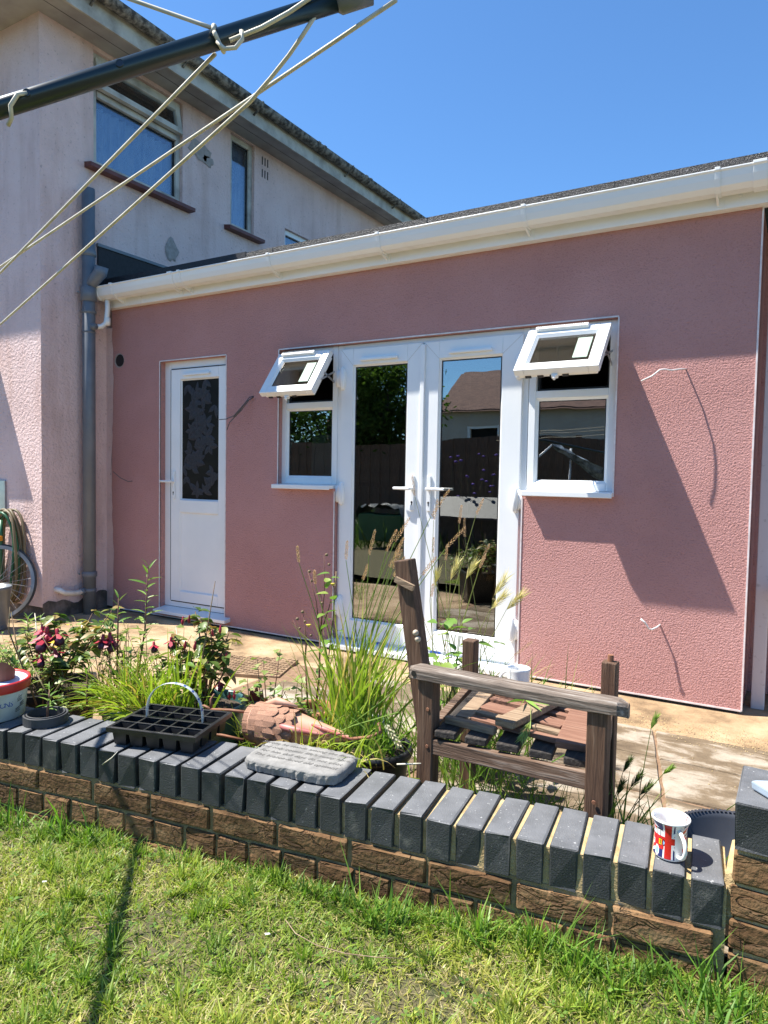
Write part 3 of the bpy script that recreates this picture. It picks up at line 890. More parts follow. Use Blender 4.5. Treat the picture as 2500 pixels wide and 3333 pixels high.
# round hole through the render
mb = MB(); mb.lathe([(.062, .002), (.060, -.006), (.055, .0)], (-5.075, 0, 2.164), 24, (0, -1, 0), True); mb.lathe([(.0, .001), (.058, .001)], (-5.075, -.0, 2.164), 24, (0, -1, 0))
ho = ob('vent_hole', mb, ['cement'], ext, smooth=False); 
mb = MB(); mb.lathe([(.0, .0015), (.052, .0015)], (-5.068, -.0005, 2.164), 24, (0, -1, 0)); ob('hole_shadow_disc', mb, 'gasket', ho)  # flat black disc painted in for the shade inside the hole

# rooms behind the glass
mb = MB()
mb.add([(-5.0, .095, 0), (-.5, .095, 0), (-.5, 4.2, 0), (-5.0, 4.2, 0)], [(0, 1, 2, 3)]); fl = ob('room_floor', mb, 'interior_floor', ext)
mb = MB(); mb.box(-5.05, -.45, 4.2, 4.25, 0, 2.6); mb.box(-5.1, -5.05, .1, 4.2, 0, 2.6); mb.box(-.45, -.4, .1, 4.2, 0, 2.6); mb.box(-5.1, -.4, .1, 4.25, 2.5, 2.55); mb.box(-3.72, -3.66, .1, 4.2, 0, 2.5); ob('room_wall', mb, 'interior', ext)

# ---- side door
DX0, DX1, DZ0, DZ1 = -4.585, -3.834, .10, 2.125
mb = MB(); mb.frame(DX0, DX1, DZ0, DZ1, .075, .055, .10); door = ob('side_door', mb, 'upvc', ext, bev=.004)
lx0, lx1, lz0, lz1 = -4.497, -3.888, .150, 2.055
mb = MB()
st_ = .105
mb.box(lx0, lx0 + st_, .046, .09, lz0, lz1); mb.box(lx1 - .078, lx1, .046, .09, lz0, lz1)
mb.box(lx0 + st_, lx1 - .078, .046, .09, 1.972, lz1); mb.box(lx0 + st_, lx1 - .078, .046, .09, .888, .990); mb.box(lx0 + st_, lx1 - .078, .046, .09, lz0, .234)
ob('leaf', mb, 'upvc', door, bev=.004)
mb = MB()
for z0, z1 in ((.990, 1.972), (.234, .888)):
    x0_, x1_ = lx0 + st_, lx1 - .078
    for sgn in (0, 1):
        pass
    mb.prism([(0, .052, 0), (0, .066, .012), (0, .066, 0)], (x0_, 0, z0), (x1_, 0, z0)); mb.prism([(0, .052, 0), (0, .066, 0), (0, .066, -.012)], (x0_, 0, z1), (x1_, 0, z1))
    mb.prism([(0, .052, 0), (.012, .066, 0), (0, .066, 0)], (x0_, 0, z0), (x0_, 0, z1)); mb.prism([(0, .052, 0), (0, .066, 0), (-.012, .066, 0)], (x1_, 0, z0), (x1_, 0, z1))
ob('glazing_bead', mb, 'upvc', door)
mb = MB(); mb.box(lx0 + st_, lx1 - .078, .062, .08, .234, .888); ob('lower_panel', mb, 'upvc', door)
mb = MB(); mb.box(lx0 + st_, lx1 - .078, .064, .07, .990, 1.972); ob('obscure_pane', mb, 'glass_dark', door)
mb = MB()
for k in range(5):
    mb.box(lx0 - .0015, lx0 + .0005, .050, .056, lz0, lz1) if k == 0 else None
mb.box(lx0 - .008, lx0 - .001, .050, .06, lz0, lz1); mb.box(lx0, lx1, .050, .06, lz1 + .001, lz1 + .008); mb.box(lx0, lx1, .050, .06, lz0 - .008, lz0 - .001); ob('gasket', mb, 'gasket', door)
# pressed leaf pattern of the obscure glass: each leaf a shallow ridged plate
lm = MB(); L_ = 9
for i in range(L_):
    t = i / (L_ - 1); hw = .32 * math.sin(PI * min(1, t * 1.05)) ** .8 * (1 - .35 * t)
    lm.v += [(t, -hw, 0), (t, 0, .05 * math.sin(PI * t) + .02), (t, hw, 0)]
for i in range(L_ - 1):
    a = 3 * i; lm.face((a, a + 3, a + 4, a + 1)); lm.face((a + 1, a + 4, a + 5, a + 2))
leaf_me = meshdata('pressed_leaf', lm, 'glass_leaf', False)
rs = random.Random(5)
for k in range(30):
    cx_ = rs.uniform(lx0 + st_ + .06, lx1 - .078 - .05); cz_ = 1.04 + .92 * (k + rs.random()) / 30; a0 = rs.uniform(0, 6.28)
    for j in range(rs.choice((3, 4, 5))):
        a = a0 + j * 1.05; s = rs.uniform(.07, .115)
        ex_, ez_ = cx_ + s * math.cos(a), cz_ + s * math.sin(a)
        if not (lx0 + st_ < ex_ < lx1 - .078 and .992 < ez_ < 1.97): continue
        Mx = Matrix.Translation((cx_, .0635, cz_)) @ Matrix.Rotation(-a, 4, 'Y') @ Matrix.Rotation(R(90), 4, 'X') @ Matrix.Rotation(rs.uniform(-.12, .12), 4, 'X') @ Matrix.Diagonal((s, s, s * .35, 1))
        inst('pressed_leaf', leaf_me, door, Mx)
mb = MB(); mb.box(-4.35, -4.055, .028, .05, 1.998, 2.012); mb.box(-4.345, -4.06, .034, .05, 2.012, 2.020); ob('trickle_vent', mb, 'upvc2', door, bev=.002)
def lever(nm, parent, x, y, z, direction, mat_='upvc'):
    mb = MB(); mb.box(x - .014, x + .014, y - .012, y, z - .145, z + .085); mb.tube([(x, y - .008, z), (x, y - .045, z)], .010, 10)
    mb.tube([(x, y - .045, z), (x + direction * .05, y - .048, z), (x + direction * .125, y - .042, z)], [.011, .010, .009], 10)
    o = ob(nm, mb, mat_, parent, bev=.003)
    mb = MB(); mb.lathe([(0, .0135), (.006, .0135), (.0075, .0125)], (x, y, z - .09), 10, (0, -1, 0)); mb.box(x - .003, x + .003, y - .0138, y - .0125, z - .11, z - .09); ob('keyhole', mb, 'm_blk', parent)
lever('handle', door, -4.455, .046, 1.14, -1)
mb = MB(); mb.prism([(0, .06, .098), (0, -.065, .078), (0, -.065, .052), (0, .0, .056), (0, .06, .056)], (DX0 - .0, 0, 0), (DX1 + .05, 0, 0)); ob('threshold_sill', mb, 'upvc', door, bev=.003)

# ---- windows of the combination frame
def trim_pane(parent, x0, x1, z0, z1, y, glass='glass'):
    mb = MB(); mb.box(x0, x1, y, y + .006, z0, z1); o = ob('pane', mb, glass, parent)
    mb = MB(); g = .007
    mb.box(x0, x0 + g, y - .003, y, z0, z1); mb.box(x1 - g, x1, y - .003, y, z0, z1); mb.box(x0 + g, x1 - g, y - .003, y, z0, z0 + g); mb.box(x0 + g, x1 - g, y - .003, y, z1 - g, z1); ob('gasket', mb, 'gasket', parent)
    return o
def beads(parent, x0, x1, z0, z1, y, w=.016):
    mb = MB()
    mb.add([(x0, y, z0), (x1, y, z0), (x1, y, z1), (x0, y, z1), (x0 + w, y + .014, z0 + w), (x1 - w, y + .014, z0 + w), (x1 - w, y + .014, z1 - w), (x0 + w, y + .014, z1 - w)],
           [(0, 1, 5, 4), (1, 2, 6, 5), (2, 3, 7, 6), (3, 0, 4, 7)])
    ob('glazing_bead', mb, 'upvc', parent)
def casement(x0, x1, tilt, hinge_y, nm='side_window'):
    z0, z1 = 1.147, 2.118
    mb = MB(); mb.frame(x0, x1, z0, z1, .045, .04, .10); mb.box(x0 + .045, x1 - .045, .04, .10, 1.692, 1.737)
    w = ob(nm, mb, 'upvc', ext, bev=.004)
    beads(w, x0 + .045, x1 - .045, z0 + .045, 1.692, .046); trim_pane(w, x0 + .058, x1 - .058, z0 + .058, 1.680, .062)
    # inner rebate of the open light and its stay
    mb = MB(); mb.frame(x0 + .045, x1 - .045, 1.737, z1 - .045, .014, .07, .10); ob('rebate', mb, 'gasket', w)
    # sash
    Ms = Matrix.Translation((0, hinge_y, 2.068)) @ Matrix.Rotation(-tilt, 4, 'X')
    sx0, sx1, H_ = x0 + .022, x1 - .022, .375
    mb = MB(); mb.frame(sx0, sx1, -H_, 0, .058, -.03, .012, Ms)
    sf = ob('open_sash', mb, 'upvc', w, bev=.004)
    mb = MB(); mb.frame(sx0 + .018, sx1 - .018, -H_ + .018, -.018, .045, .012, .040, Ms); ob('sash_rebate', mb, 'upvc2', w, bev=.002)
    mb = MB(); mb.add([Ms @ Vector(p) for p in [(sx0 + .058, -.028, -H_ + .058), (sx1 - .058, -.028, -H_ + .058), (sx1 - .058, -.028, -.058), (sx0 + .058, -.028, -.058), (sx0 + .072, -.012, -H_ + .072), (sx1 - .072, -.012, -H_ + .072), (sx1 - .072, -.012, -.072), (sx0 + .072, -.012, -.072)]], [(0, 1, 5, 4), (1, 2, 6, 5), (2, 3, 7, 6), (3, 0, 4, 7)]); ob('glazing_bead', mb, 'upvc', w)
    mb = MB(); mb.box(sx0 + .065, sx1 - .065, -.012, -.008, -H_ + .065, -.065, Ms); ob('sash_pane', mb, 'glass_small', w)
    mb = MB(); mb.frame(sx0 + .068, sx1 - .068, -H_ + .068, -.068, .006, -.0135, -.012, Ms); ob('gasket', mb, 'gasket', w)
    mb = MB(); mb.box(sx1 - .165, sx1 - .085, -.0145, -.0125, -H_ + .10, -.10, Ms); ob('paper_label', mb, 'sticker', w)
    mb = MB(); mb.box(sx0 + .05, sx1 - .12, -.052, -.030, -.036, -.012, Ms); ob('trickle_vent', mb, 'upvc2', w, bev=.003)
    mb = MB()
    for k in range(26):
        xx = sx0 + .07 + k * (sx1 - sx0 - .21) / 26
        mb.box(xx, xx + .004, -.0528, -.052, -.031, -.017, Ms)
    ob('vent_slot', mb, 'm_blk', w)
    mb = MB(); cx_ = (sx0 + sx1) / 2; mb.box(cx_ - .025, cx_ + .01, .010, .034, -H_ - .012, -H_ + .006, Ms); mb.box(cx_ - .013, cx_ - .001, .012, .030, -H_ - .03, -H_ - .010, Ms); ob('sash_latch', mb, 'upvc', w, bev=.002)
    mb = MB()
    for dx in (.06, .13, .20, .27): mb.box(sx0 + dx, sx0 + dx + .035, .015, .03, -H_ - .003, -H_ + .001, Ms)
    ob('lock_keep', mb, 'gasket', w)
    for xx in (sx0 + .006, sx1 - .010):
        mb = MB(); mb.bar((xx, .06, 1.86), Ms @ Vector((xx, .02, -H_ * .45)), .004, .014); mb.bar((xx, .06, 1.95), Ms @ Vector((xx, .02, -H_ * .62)), .004, .012); ob('friction_stay', mb, 'steel', w)
    mb = MB(); mb.prism([(0, .05, 1.147), (0, -.06, 1.140), (0, -.06, 1.112), (0, -.05, 1.110), (0, -.05, 1.118), (0, .05, 1.12)], (x0 - .01 if x0 < -2 else x0 + .002, 0, 0), (x1 + .0 if x0 < -2 else x1 + .012, 0, 0)); ob('sill', mb, 'upvc', w, bev=.002)
    return w
wl = casement(-3.328, -2.826, R(36), .0)
wr = casement(-1.434, -.918, R(43), -.02)

# ---- french doors
FX0, FX1 = -2.824, -1.436
mb = MB(); mb.box(FX0, FX0 + .045, .04, .10, .055, 2.118); mb.box(FX1 - .045, FX1, .04, .10, .055, 2.118); mb.box(FX0 + .045, FX1 - .045, .04, .10, 2.075, 2.118); mb.box(FX0 + .045, FX1 - .045, .04, .10, .055, .075)
fd = ob('french_doors', mb, 'upvc', ext, bev=.004)
for (a, b_, gl, gr) in ((-2.790, -2.150, -2.690, -2.262), (-2.140, -1.470, -2.030, -1.600)):
    z0, z1 = .078, 2.085; gb, gt_ = .205, 1.972
    mb = MB(); mb.box(a, gl, .022, .08, z0, z1); mb.box(gr, b_, .022, .08, z0, z1); mb.box(gl, gr, .022, .08, gt_, z1); mb.box(gl, gr, .022, .08, z0, gb)
    lf = ob('door_leaf', mb, 'upvc', fd, bev=.004)
    beads(fd, gl, gr, gb, gt_, .030, .012); trim_pane(fd, gl + .010, gr - .010, gb + .010, gt_ - .010, .045)
    mb = MB()
    for (p, q) in (((a + .002, z1 - .002), (gl, gt_)), ((b_ - .002, z1 - .002), (gr, gt_))):
        mb.bar((p[0], .0213, p[1]), (q[0], .0213, q[1]), .0012, .0012)
    ob('mitre_line', mb, 'cream', fd)
mb = MB(); mb.box(-2.149, -2.141, .03, .07, .08, 2.08); ob('meeting_gap', mb, 'gasket', fd)
mb = MB(); mb.box(-2.160, -2.128, .008, .022, .09, 2.07); ob('astragal', mb, 'upvc', fd, bev=.004)
for x0_, x1_ in ((-2.625, -2.335), (-1.955, -1.665)):
    mb = MB(); mb.box(x0_, x1_, .000, .022, 1.996, 2.010); mb.box(x0_ + .006, x1_ - .006, .008, .022, 2.010, 2.018); ob('trickle_vent', mb, 'upvc2', fd, bev=.002)
lever('handle', fd, -2.205, .022, 1.135, -1); lever('handle', fd, -2.082, .022, 1.135, 1)
for x, s in ((-2.79, 1), (-1.47, -1)):
    for z in (1.885, 1.085, .29):
        mb = MB(); mb.lathe([(.0, -.028), (.034, -.026), (.040, -.015), (.040, 0)], (x + s * .022, .022, z), 20, (0, 1, 0))
        for i, v in enumerate(mb.v):
            mb.v[i] = (x + s * .022 + (v[0] - x - s * .022) * .62, v[1], z + (v[2] - z) * 2.0)
        mb.box(x - s * .03, x - s * .005, .005, .03, z - .055, z + .055); mb.tube([(x - s * .006, .01, z - .06), (x - s * .006, .01, z + .06)], .008, 10)
        ob('hinge', mb, 'upvc', fd, smooth=True)
mb = MB(); mb.prism([(0, .05, .06), (0, .0, .056), (0, -.10, .045), (0, -.10, .018), (0, -.085, .018), (0, -.085, .03), (0, .05, .03)], (FX0 - .02, 0, 0), (FX1 + .0, 0, 0)); ob('threshold_sill', mb, 'upvc', fd, bev=.002)
mb = MB(); mb.box(FX0, FX1, -.06, .05, .0, .03); ob('door_foot', mb, 'cement', fd)
for x in (-2.73, -2.48, -2.06, -1.83):
    mb = MB(); mb.box(x, x + .075, .036, .0395, .056, .072); ob('blue_tape', mb, 'blue_tape', fd)
mb = MB(); mb.box(-2.33, -2.23, -.07, .0, .0515, .0522); 
for i, v in enumerate(mb.v): mb.v[i] = (v[0], v[1], v[2] + .055 * v[1] * 1.6 + .0015)
ob('printed_label', mb, 'sticker', fd)

# things on the inside, seen through the left light
mb = MB(); mb.prism([(0, .30, 1.17), (0, .62, 1.17), (0, .62, 1.30), (0, .45, 1.52), (0, .30, 1.52)], (-3.16, 0, 0), (-3.06, 0, 0))
for i, v in enumerate(mb.v):
    x_, y_ = v[0] + 3.11, v[1] - .46; a = R(70); mb.v[i] = (-3.08 + x_ * math.cos(a) + y_ * math.sin(a), .34 - x_ * math.sin(a) * .5 + y_ * math.cos(a), v[2])
fol_ = ob('magazine_file', mb, 'card', bev=.004); tag(fol_, 'white magazine file standing inside the left window', 'file')
mb = MB(); mb.box(-3.7, -2.85, .15, .60, 1.14, 1.168); mb.box(-3.6, -3.55, .18, .55, 0, 1.14); mb.box(-3.0, -2.95, .18, .55, 0, 1.14); tag(ob('desk', mb, 'interior_floor'), 'desk inside behind the left window', 'desk')

# ---- wires sticking out of the render
def wire(nm, label, pts_list, m_, cat='wire', r=.0035):
    t = thing(nm, label, cat, pts_list[0][0])
    for pts in pts_list:
        mb = MB(); mb.tube(pts, r, 6); ob('strand', mb, m_, t, smooth=True)
    return t
wire('cable', 'three grey cable ends hanging out between side door and left window', [
    [(-3.563, .01, 1.80), (-3.58, -.03, 1.785), (-3.62, -.05, 1.73), (-3.70, -.065, 1.65), (-3.77, -.075, 1.625), (-3.835, -.08, 1.622)],
    [(-3.560, .01, 1.797), (-3.59, -.025, 1.765), (-3.65, -.04, 1.69), (-3.72, -.05, 1.63), (-3.76, -.05, 1.60), (-3.785, -.05, 1.545)],
    [(-3.566, .01, 1.795), (-3.61, -.03, 1.755), (-3.66, -.045, 1.69), (-3.71, -.06, 1.64)]], 'wire')
wire('cable', 'long white cable end sticking out high on the right wall', [[(-.551, .01, 1.812), (-.575, -.05, 1.805), (-.61, -.09, 1.795), (-.645, -.11, 1.80), (-.665, -.12, 1.797), (-.70, -.135, 1.765), (-.752, -.15, 1.739)]], 'wire_white', r=.004)
wire('cable', 'short white cable stub low on the right wall', [[(-.634, .01, .427), (-.645, -.04, .418), (-.668, -.06, .405), (-.682, -.07, .41), (-.70, -.085, .445), (-.722, -.09, .462)]], 'wire_white', r=.005)
wire('cable', 'thin wire end left of the side door', [[(-4.908, .01, 1.136), (-4.93, -.03, 1.13), (-4.99, -.06, 1.16), (-5.059, -.08, 1.212)]], 'wire', r=.003)

# ---- right hand recess: weathered post and ledge
mb = MB(); mb.box(-.188, -.124, .155, .225, .0, 2.6); po = ob('porch_post', mb, 'post_white', loc=(-.156, .19, 0), bev=.004); tag(po, 'weathered white timber post at the right end of the pink wall', 'post')
mb = MB(); mb.prism([(0, .19, .70), (0, .02, .645), (0, .02, .625), (0, .19, .64)], (-.105, 0, 0), (.9, 0, 0)); sl = ob('window_ledge', mb, 'post_white', loc=(0, .19, .64), bev=.004); tag(sl, 'pale ledge jutting out right of the white post', 'ledge')
mb = MB(); mb.box(.05, 1.4, .40, .46, 0, .64); mb.box(.05, 1.4, .40, .43, .70, 2.6); pw = ob('porch_wall', mb, 'post_white', loc=(.4, .2, 0)); tag(pw, 'pale panelled porch wall right of the white post', 'wall')

# ------------------------------------------------------------------ low garden wall
ZC = .328
gw = thing('garden_wall', 'low brown brick garden wall topped with blue-black bricks on edge', 'wall', (-1.3, -2.4, 0))
def brick_me(nm, lx, ly, lz, m_, b=.003, jit=.0012, crease=0):
    bm_ = MB(); bm_.box(-lx / 2, lx / 2, -ly / 2, ly / 2, -lz / 2, lz / 2)
    # chamfered box: 24 verts
    v = []; f = []
    me = bpy.data.meshes.new(nm)
    import bmesh
    bm = bmesh.new()
    vs_ = [bm.verts.new(p) for p in bm_.v]
    for q in bm_.f: bm.faces.new([vs_[i] for i in q])
    bmesh.ops.bevel(bm, geom=list(bm.edges), offset=b, segments=1, affect='EDGES', profile=.5)
    for vv in bm.verts:
        vv.co += Vector((random.uniform(-jit, jit), random.uniform(-jit, jit), random.uniform(-jit, jit)))
    for vv in random.sample(list(bm.verts), 3):          # knocked corners
        vv.co *= random.uniform(.93, .975)
    bm.to_mesh(me); bm.free()
    me.materials.append(MT[m_])
    return me
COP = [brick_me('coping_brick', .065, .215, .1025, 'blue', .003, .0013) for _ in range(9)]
STR = [brick_me('brick', .215, .102, .065, 'brown', .004, .003) for _ in range(5)]
HDR = [brick_me('brick', .1025, .102, .065, 'brown', .004, .003) for _ in range(5)]
pitch_ = .0786
# arc length positions along the curve from the pier leftwards
def wp(s):                          # point on front line at distance s to the left of the pier
    x, acc, dx = -.106, 0, .002
    while acc < s:
        x -= dx; sl_ = .105 - .034 * x; acc += dx * math.sqrt(1 + sl_ * sl_)
    return x
def wframe(x):
    sl_ = .105 - .034 * x; t = Vector((1, sl_, 0)).normalized(); n = Vector((-t.y, t.x, 0))
    return Vector((x, wall_y(x), 0)), t, n
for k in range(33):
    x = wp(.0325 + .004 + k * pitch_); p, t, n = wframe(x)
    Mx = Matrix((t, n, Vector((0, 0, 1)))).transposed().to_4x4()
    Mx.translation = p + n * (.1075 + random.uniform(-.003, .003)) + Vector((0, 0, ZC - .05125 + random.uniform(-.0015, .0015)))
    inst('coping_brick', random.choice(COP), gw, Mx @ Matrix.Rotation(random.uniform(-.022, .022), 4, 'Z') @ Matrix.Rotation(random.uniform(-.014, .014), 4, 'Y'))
zb = ZC - .1025 - .010
for row in range(3):
    zc = zb - .0325 - row * .075
    if row in (0, 2):
        L0, pit, src = .215, .226, STR; off = .02 if row == 0 else .1
    else:
        L0, pit, src = .1025, .1125, HDR; off = .008
    s = off + L0 / 2
    while s < 2.75:
        x = wp(s); p, t, n = wframe(x)
        Mx = Matrix((t, n, Vector((0, 0, 1)))).transposed().to_4x4()
        Mx.translation = p + n * (.051 - .004 + random.uniform(-.003, .003)) + Vector((0, 0, zc))
        inst('brick', random.choice(src), gw, Mx)
        s += pit
# mortar core, recessed
mb = MB(); n_ = 60
ring = []
for i in range(n_ + 1):
    x = -.104 - 2.6 * i / n_; p, t, n = wframe(x)
    ring.append([p + n * .005 + Vector((0, 0, -.05)), p + n * .005 + Vector((0, 0, zb + .012)), p + n * .205 + Vector((0, 0, zb + .012)), p + n * .205 + Vector((0, 0, -.05))])
for i in range(n_):
    a, b_ = ring[i], ring[i + 1]
    for k in range(3): mb.add([a[k], b_[k], b_[k + 1], a[k + 1]], [(0, 1, 2, 3)])
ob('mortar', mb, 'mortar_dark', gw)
mb = MB(); ring = []
for i in range(n_ + 1):
    x = -.104 - 2.6 * i / n_; p, t, n = wframe(x); j = random.uniform(-.003, .003); dp = .020 * min(1, max(0, (-x - .7) / .8))
    ring.append([p + n * (.007 + dp) + Vector((0, 0, zb + .004)), p + n * (.008 + j + dp) + Vector((0, 0, ZC - .010 - dp)), p + n * .205 + Vector((0, 0, ZC - .009 + j - dp)), p + n * .205 + Vector((0, 0, zb))])
for i in range(n_):
    a, b_ = ring[i], ring[i + 1]
    for k in range(3): mb.add([a[k], b_[k], b_[k + 1], a[k + 1]], [(0, 1, 2, 3)])
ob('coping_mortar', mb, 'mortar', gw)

# pier
pr = thing('brick_pier', 'brick pier with blue-black cap at the right end of the low wall', 'pier', (.0, -2.25, 0))
pz = .519
for i in range(4):
    for j in range(2):
        me = COP[(i + j) % 5]
        Mx = Matrix.Translation((-.098 + .035 + .0 + i * .0775, -2.385 + .1075 + j * .226, pz - .05125)) if False else None
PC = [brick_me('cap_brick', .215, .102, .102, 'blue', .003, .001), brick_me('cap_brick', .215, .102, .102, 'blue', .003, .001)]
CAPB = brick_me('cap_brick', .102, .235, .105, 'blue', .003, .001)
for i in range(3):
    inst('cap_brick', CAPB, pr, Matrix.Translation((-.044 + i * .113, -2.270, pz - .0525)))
for row in range(5):
    zc = pz - .105 - .010 - .0325 - row * .075
    if row % 2 == 0:
        inst('brick', STR[row % 5], pr, Matrix.Translation((.012, -2.332, zc))); inst('brick', HDR[row % 5], pr, Matrix.Translation((.182, -2.332, zc)))
    else:
        inst('brick', HDR[row % 5], pr, Matrix.Translation((-.046, -2.332, zc))); inst('brick', STR[(row + 1) % 5], pr, Matrix.Translation((.125, -2.332, zc)))
    for yy in (-2.2,):
        inst('brick', STR[(row + 2) % 5], pr, Matrix.Translation((.012, yy - .02, zc)))
mb = MB(); mb.box(-.088, .225, -2.376, -2.16, -.02, pz - .012); ob('mortar', mb, 'mortar', pr)
mb = MB(); mb.add([(-.128, -2.36, ZC - .095), (-.092, -2.372, ZC - .095), (-.090, -2.372, ZC + .03), (-.110, -2.36, ZC + .012), (-.128, -2.18, ZC - .095), (-.092, -2.18, ZC - .095), (-.09, -2.18, ZC + .02), (-.11, -2.18, ZC + .01)], [(0, 1, 2, 3), (3, 2, 6, 7), (0, 3, 7, 4)]); ob('mortar_fillet', mb, 'mortar', pr)
# pale blue-grey cap piece lying on the pier
mb = MB(); c0 = Vector((.035, -2.335, pz))
base = [(-.105, .035), (-.03, -.045), (.12, -.07), (.15, .03), (.02, .075)]
mb.add([(c0.x + x, c0.y + y, c0.z + .002) for x, y in base] + [(c0.x + x * 1.02, c0.y + y * 1.02, c0.z + .022) for x, y in base] + [(c0.x + .02, c0.y, c0.z + .06)],
       [(4, 3, 2, 1, 0)] + [(i, (i + 1) % 5, 5 + (i + 1) % 5, 5 + i) for i in range(5)] + [(5 + i, 5 + (i + 1) % 5, 10) for i in range(5)])
tag(ob('slate_offcut', mb, 'lead', loc=c0, bev=.004), 'pale blue-grey offcut lying on the brick pier', 'offcut')

# ------------------------------------------------------------------ broken garden chair
ch = thing('garden_chair', 'broken weathered wooden garden armchair missing its far arm and backrest', 'chair', (-.75, -1.9, 0))
NF, NB, FF, FB = Vector((-.445, -2.15, 0)), Vector((-.965, -2.14, 0)), Vector((-.53, -1.65, 0)), Vector((-1.05, -1.63, 0))
def zz(v, z): return Vector((v.x, v.y, z))
mb = MB(); mb.bar(zz(NF, .01), zz(NF, .595), .05, .055, (1, 0, 0)); ob('front_leg', mb, 'wood_z', ch, bev=.005)
mb = MB(); mb.bar(zz(NB, .01), zz(NB, .595), .052, .055, (1, 0, 0)); ob('rear_leg', mb, 'wood_z', ch, bev=.005)
mb = MB(); mb.bar(zz(FF, .01), zz(FF, .60), .048, .05, (1, 0, 0)); ob('front_leg', mb, 'wood_z', ch, bev=.004)
mb = MB(); mb.tube([zz(FF, .60), zz(FF, .622)], .010, 10); ob('bolt', mb, 'rust', ch)
mb = MB(); mb.bar(zz(FB, .01), zz(FB, .60), .048, .05, (1, 0, 0))
t_ = ob('rear_leg', mb, 'wood_z', ch, bev=.004)
# leaning back post with splintered top
mb = MB(); a, b_ = Vector((-.985, -2.10, .40)), Vector((-1.082, -2.10, .945)); mb.bar(a, b_, .05, .055, (1, 0, 0)); ob('back_post', mb, 'wood_z', ch, bev=.004)
mb = MB(); mb.bar((-1.095, -2.135, .885), (-1.03, -2.135, .862), .012, .018); ob('splinter', mb, 'wood_tan', ch)
# armrest: shaped plank
mb = MB(); n_ = 26; w2 = .034
top = []
for i in range(n_ + 1):
    t = i / n_; x = -1.028 + .66 * t; ed = max(0, abs(t - .5) - .44) / .06; w_2 = w2 * math.sqrt(max(.06, 1 - .9 * ed ** 2)); zt = .628 - .004 * math.sin(PI * t) - .008 * ed ** 2 + random.uniform(-.0012, .0012)
    yc = -2.145 - .006 * t
    mb.v += [(x, yc - w_2, zt - .036), (x, yc - w_2, zt - .008), (x, yc - w_2 + .008, zt), (x, yc + w_2 - .008, zt), (x, yc + w_2, zt - .008), (x, yc + w_2, zt - .036)]
for i in range(n_):
    for k in range(6):
        a = i * 6 + k; b__ = i * 6 + (k + 1) % 6; mb.face((a, b__, b__ + 6, a + 6))
mb.face(range(6)); mb.face([n_ * 6 + k for k in range(6)][::-1])
ob('armrest', mb, 'wood_x', ch, bev=.002)
mb = MB(); mb.lathe([(0, .0005), (.009, .0005)], (-1.0, -2.179, .607), 12, (0, -1, 0)); ob('bolt_hole', mb, 'm_blk', ch)
mb = MB(); mb.bar((-.94, -2.15, .385), (-.47, -2.155, .392), .026, .048); ob('side_rail', mb, 'wood_rail', ch, bev=.003)
mb = MB(); mb.bar((-1.03, -1.64, .385), (-.555, -1.655, .392), .026, .048); ob('side_rail', mb, 'wood_rail', ch, bev=.003)
mb = MB(); mb.bar((-.452, -2.12, .395), (-.525, -1.67, .395), .026, .065); ob('front_rail', mb, 'wood_rail', ch, bev=.003)
mb = MB(); mb.bar((-.968, -2.11, .40), (-1.045, -1.655, .40), .03, .065); ob('rear_rail', mb, 'wood_rail', ch, bev=.003)
for i in range(5):
    x = -.897 + i * .098
    mb = MB(); mb.bar((x, -2.165 + .004 * i, .430), (x - .08, -1.64, .430), .066, .022); ob('seat_slat', mb, 'wood_black', ch, bev=.004)
for (x, y, z) in ((-.955, -2.167, .50), (-.955, -2.167, .385), (-.445, -2.179, .345)):
    mb = MB(); mb.lathe([(0, .002), (.005, .002), (.006, 0)], (x, y, z), 10, (0, -1, 0)); ob('bolt_head', mb, 'rust', ch)
for (x, z) in ((-1.02, .722), (-1.012, .703)):
    mb = MB(); mb.lathe([(0, .012), (.006, .010), (.010, .003), (.008, -.003)], (x, -2.132, z), 12, (.3, -1, .2)); tag(ob('snail_shell', mb, 'snail', loc=(x, -2.13, z), smooth=True), 'upper snail shell on the leaning chair post' if z > .71 else 'lower snail shell on the leaning chair post', 'snail shell')
# slatted panel (the fallen backrest) lying on the seat
pn = thing('slatted_panel', 'red-brown slatted wooden panel lying on the chair seat', 'panel', (-.73, -1.9, .445))
zp = .452
mb = MB(); mb.bar((-.535, -2.10, zp), (-.60, -1.64, zp + .004), .085, .02); ob('stile', mb, 'wood_red', pn, bev=.003)
mb = MB(); mb.bar((-.885, -2.06, zp), (-.93, -1.70, zp + .004), .05, .018); ob('stile', mb, 'wood_tan', pn, bev=.003)
for i, (y, w) in enumerate(((-2.075, .028), (-2.015, .028), (-1.945, .07), (-1.86, .03), (-1.80, .03), (-1.73, .075))):
    mb = MB(); f_ = (y + 2.1) / .46; mb.bar((-.86 - .045 * f_, y + .035, zp + .002), (-.575 - .06 * f_, y, zp + .002), w, .014); ob('slat', mb, 'wood_red' if i % 2 == 0 else 'wood_tan' if i == 1 else 'wood_red', pn, bev=.002)
mb = MB(); mb.bar((-.93, -2.085, .452), (-.76, -2.10, .452), .026, .022); tag(ob('broken_slat', mb, 'wood_tan', loc=(-.85, -2.09, .44), bev=.003), 'grey broken slat end poking out left on the chair seat', 'slat')
mb = MB(); mb.bar((-.735, -2.10, .478), (-.66, -1.70, .482), .062, .022); tag(ob('loose_board', mb, 'wood_tan', loc=(-.7, -1.9, .47), bev=.003), 'bare wooden board laid diagonally across the slatted panel', 'board')

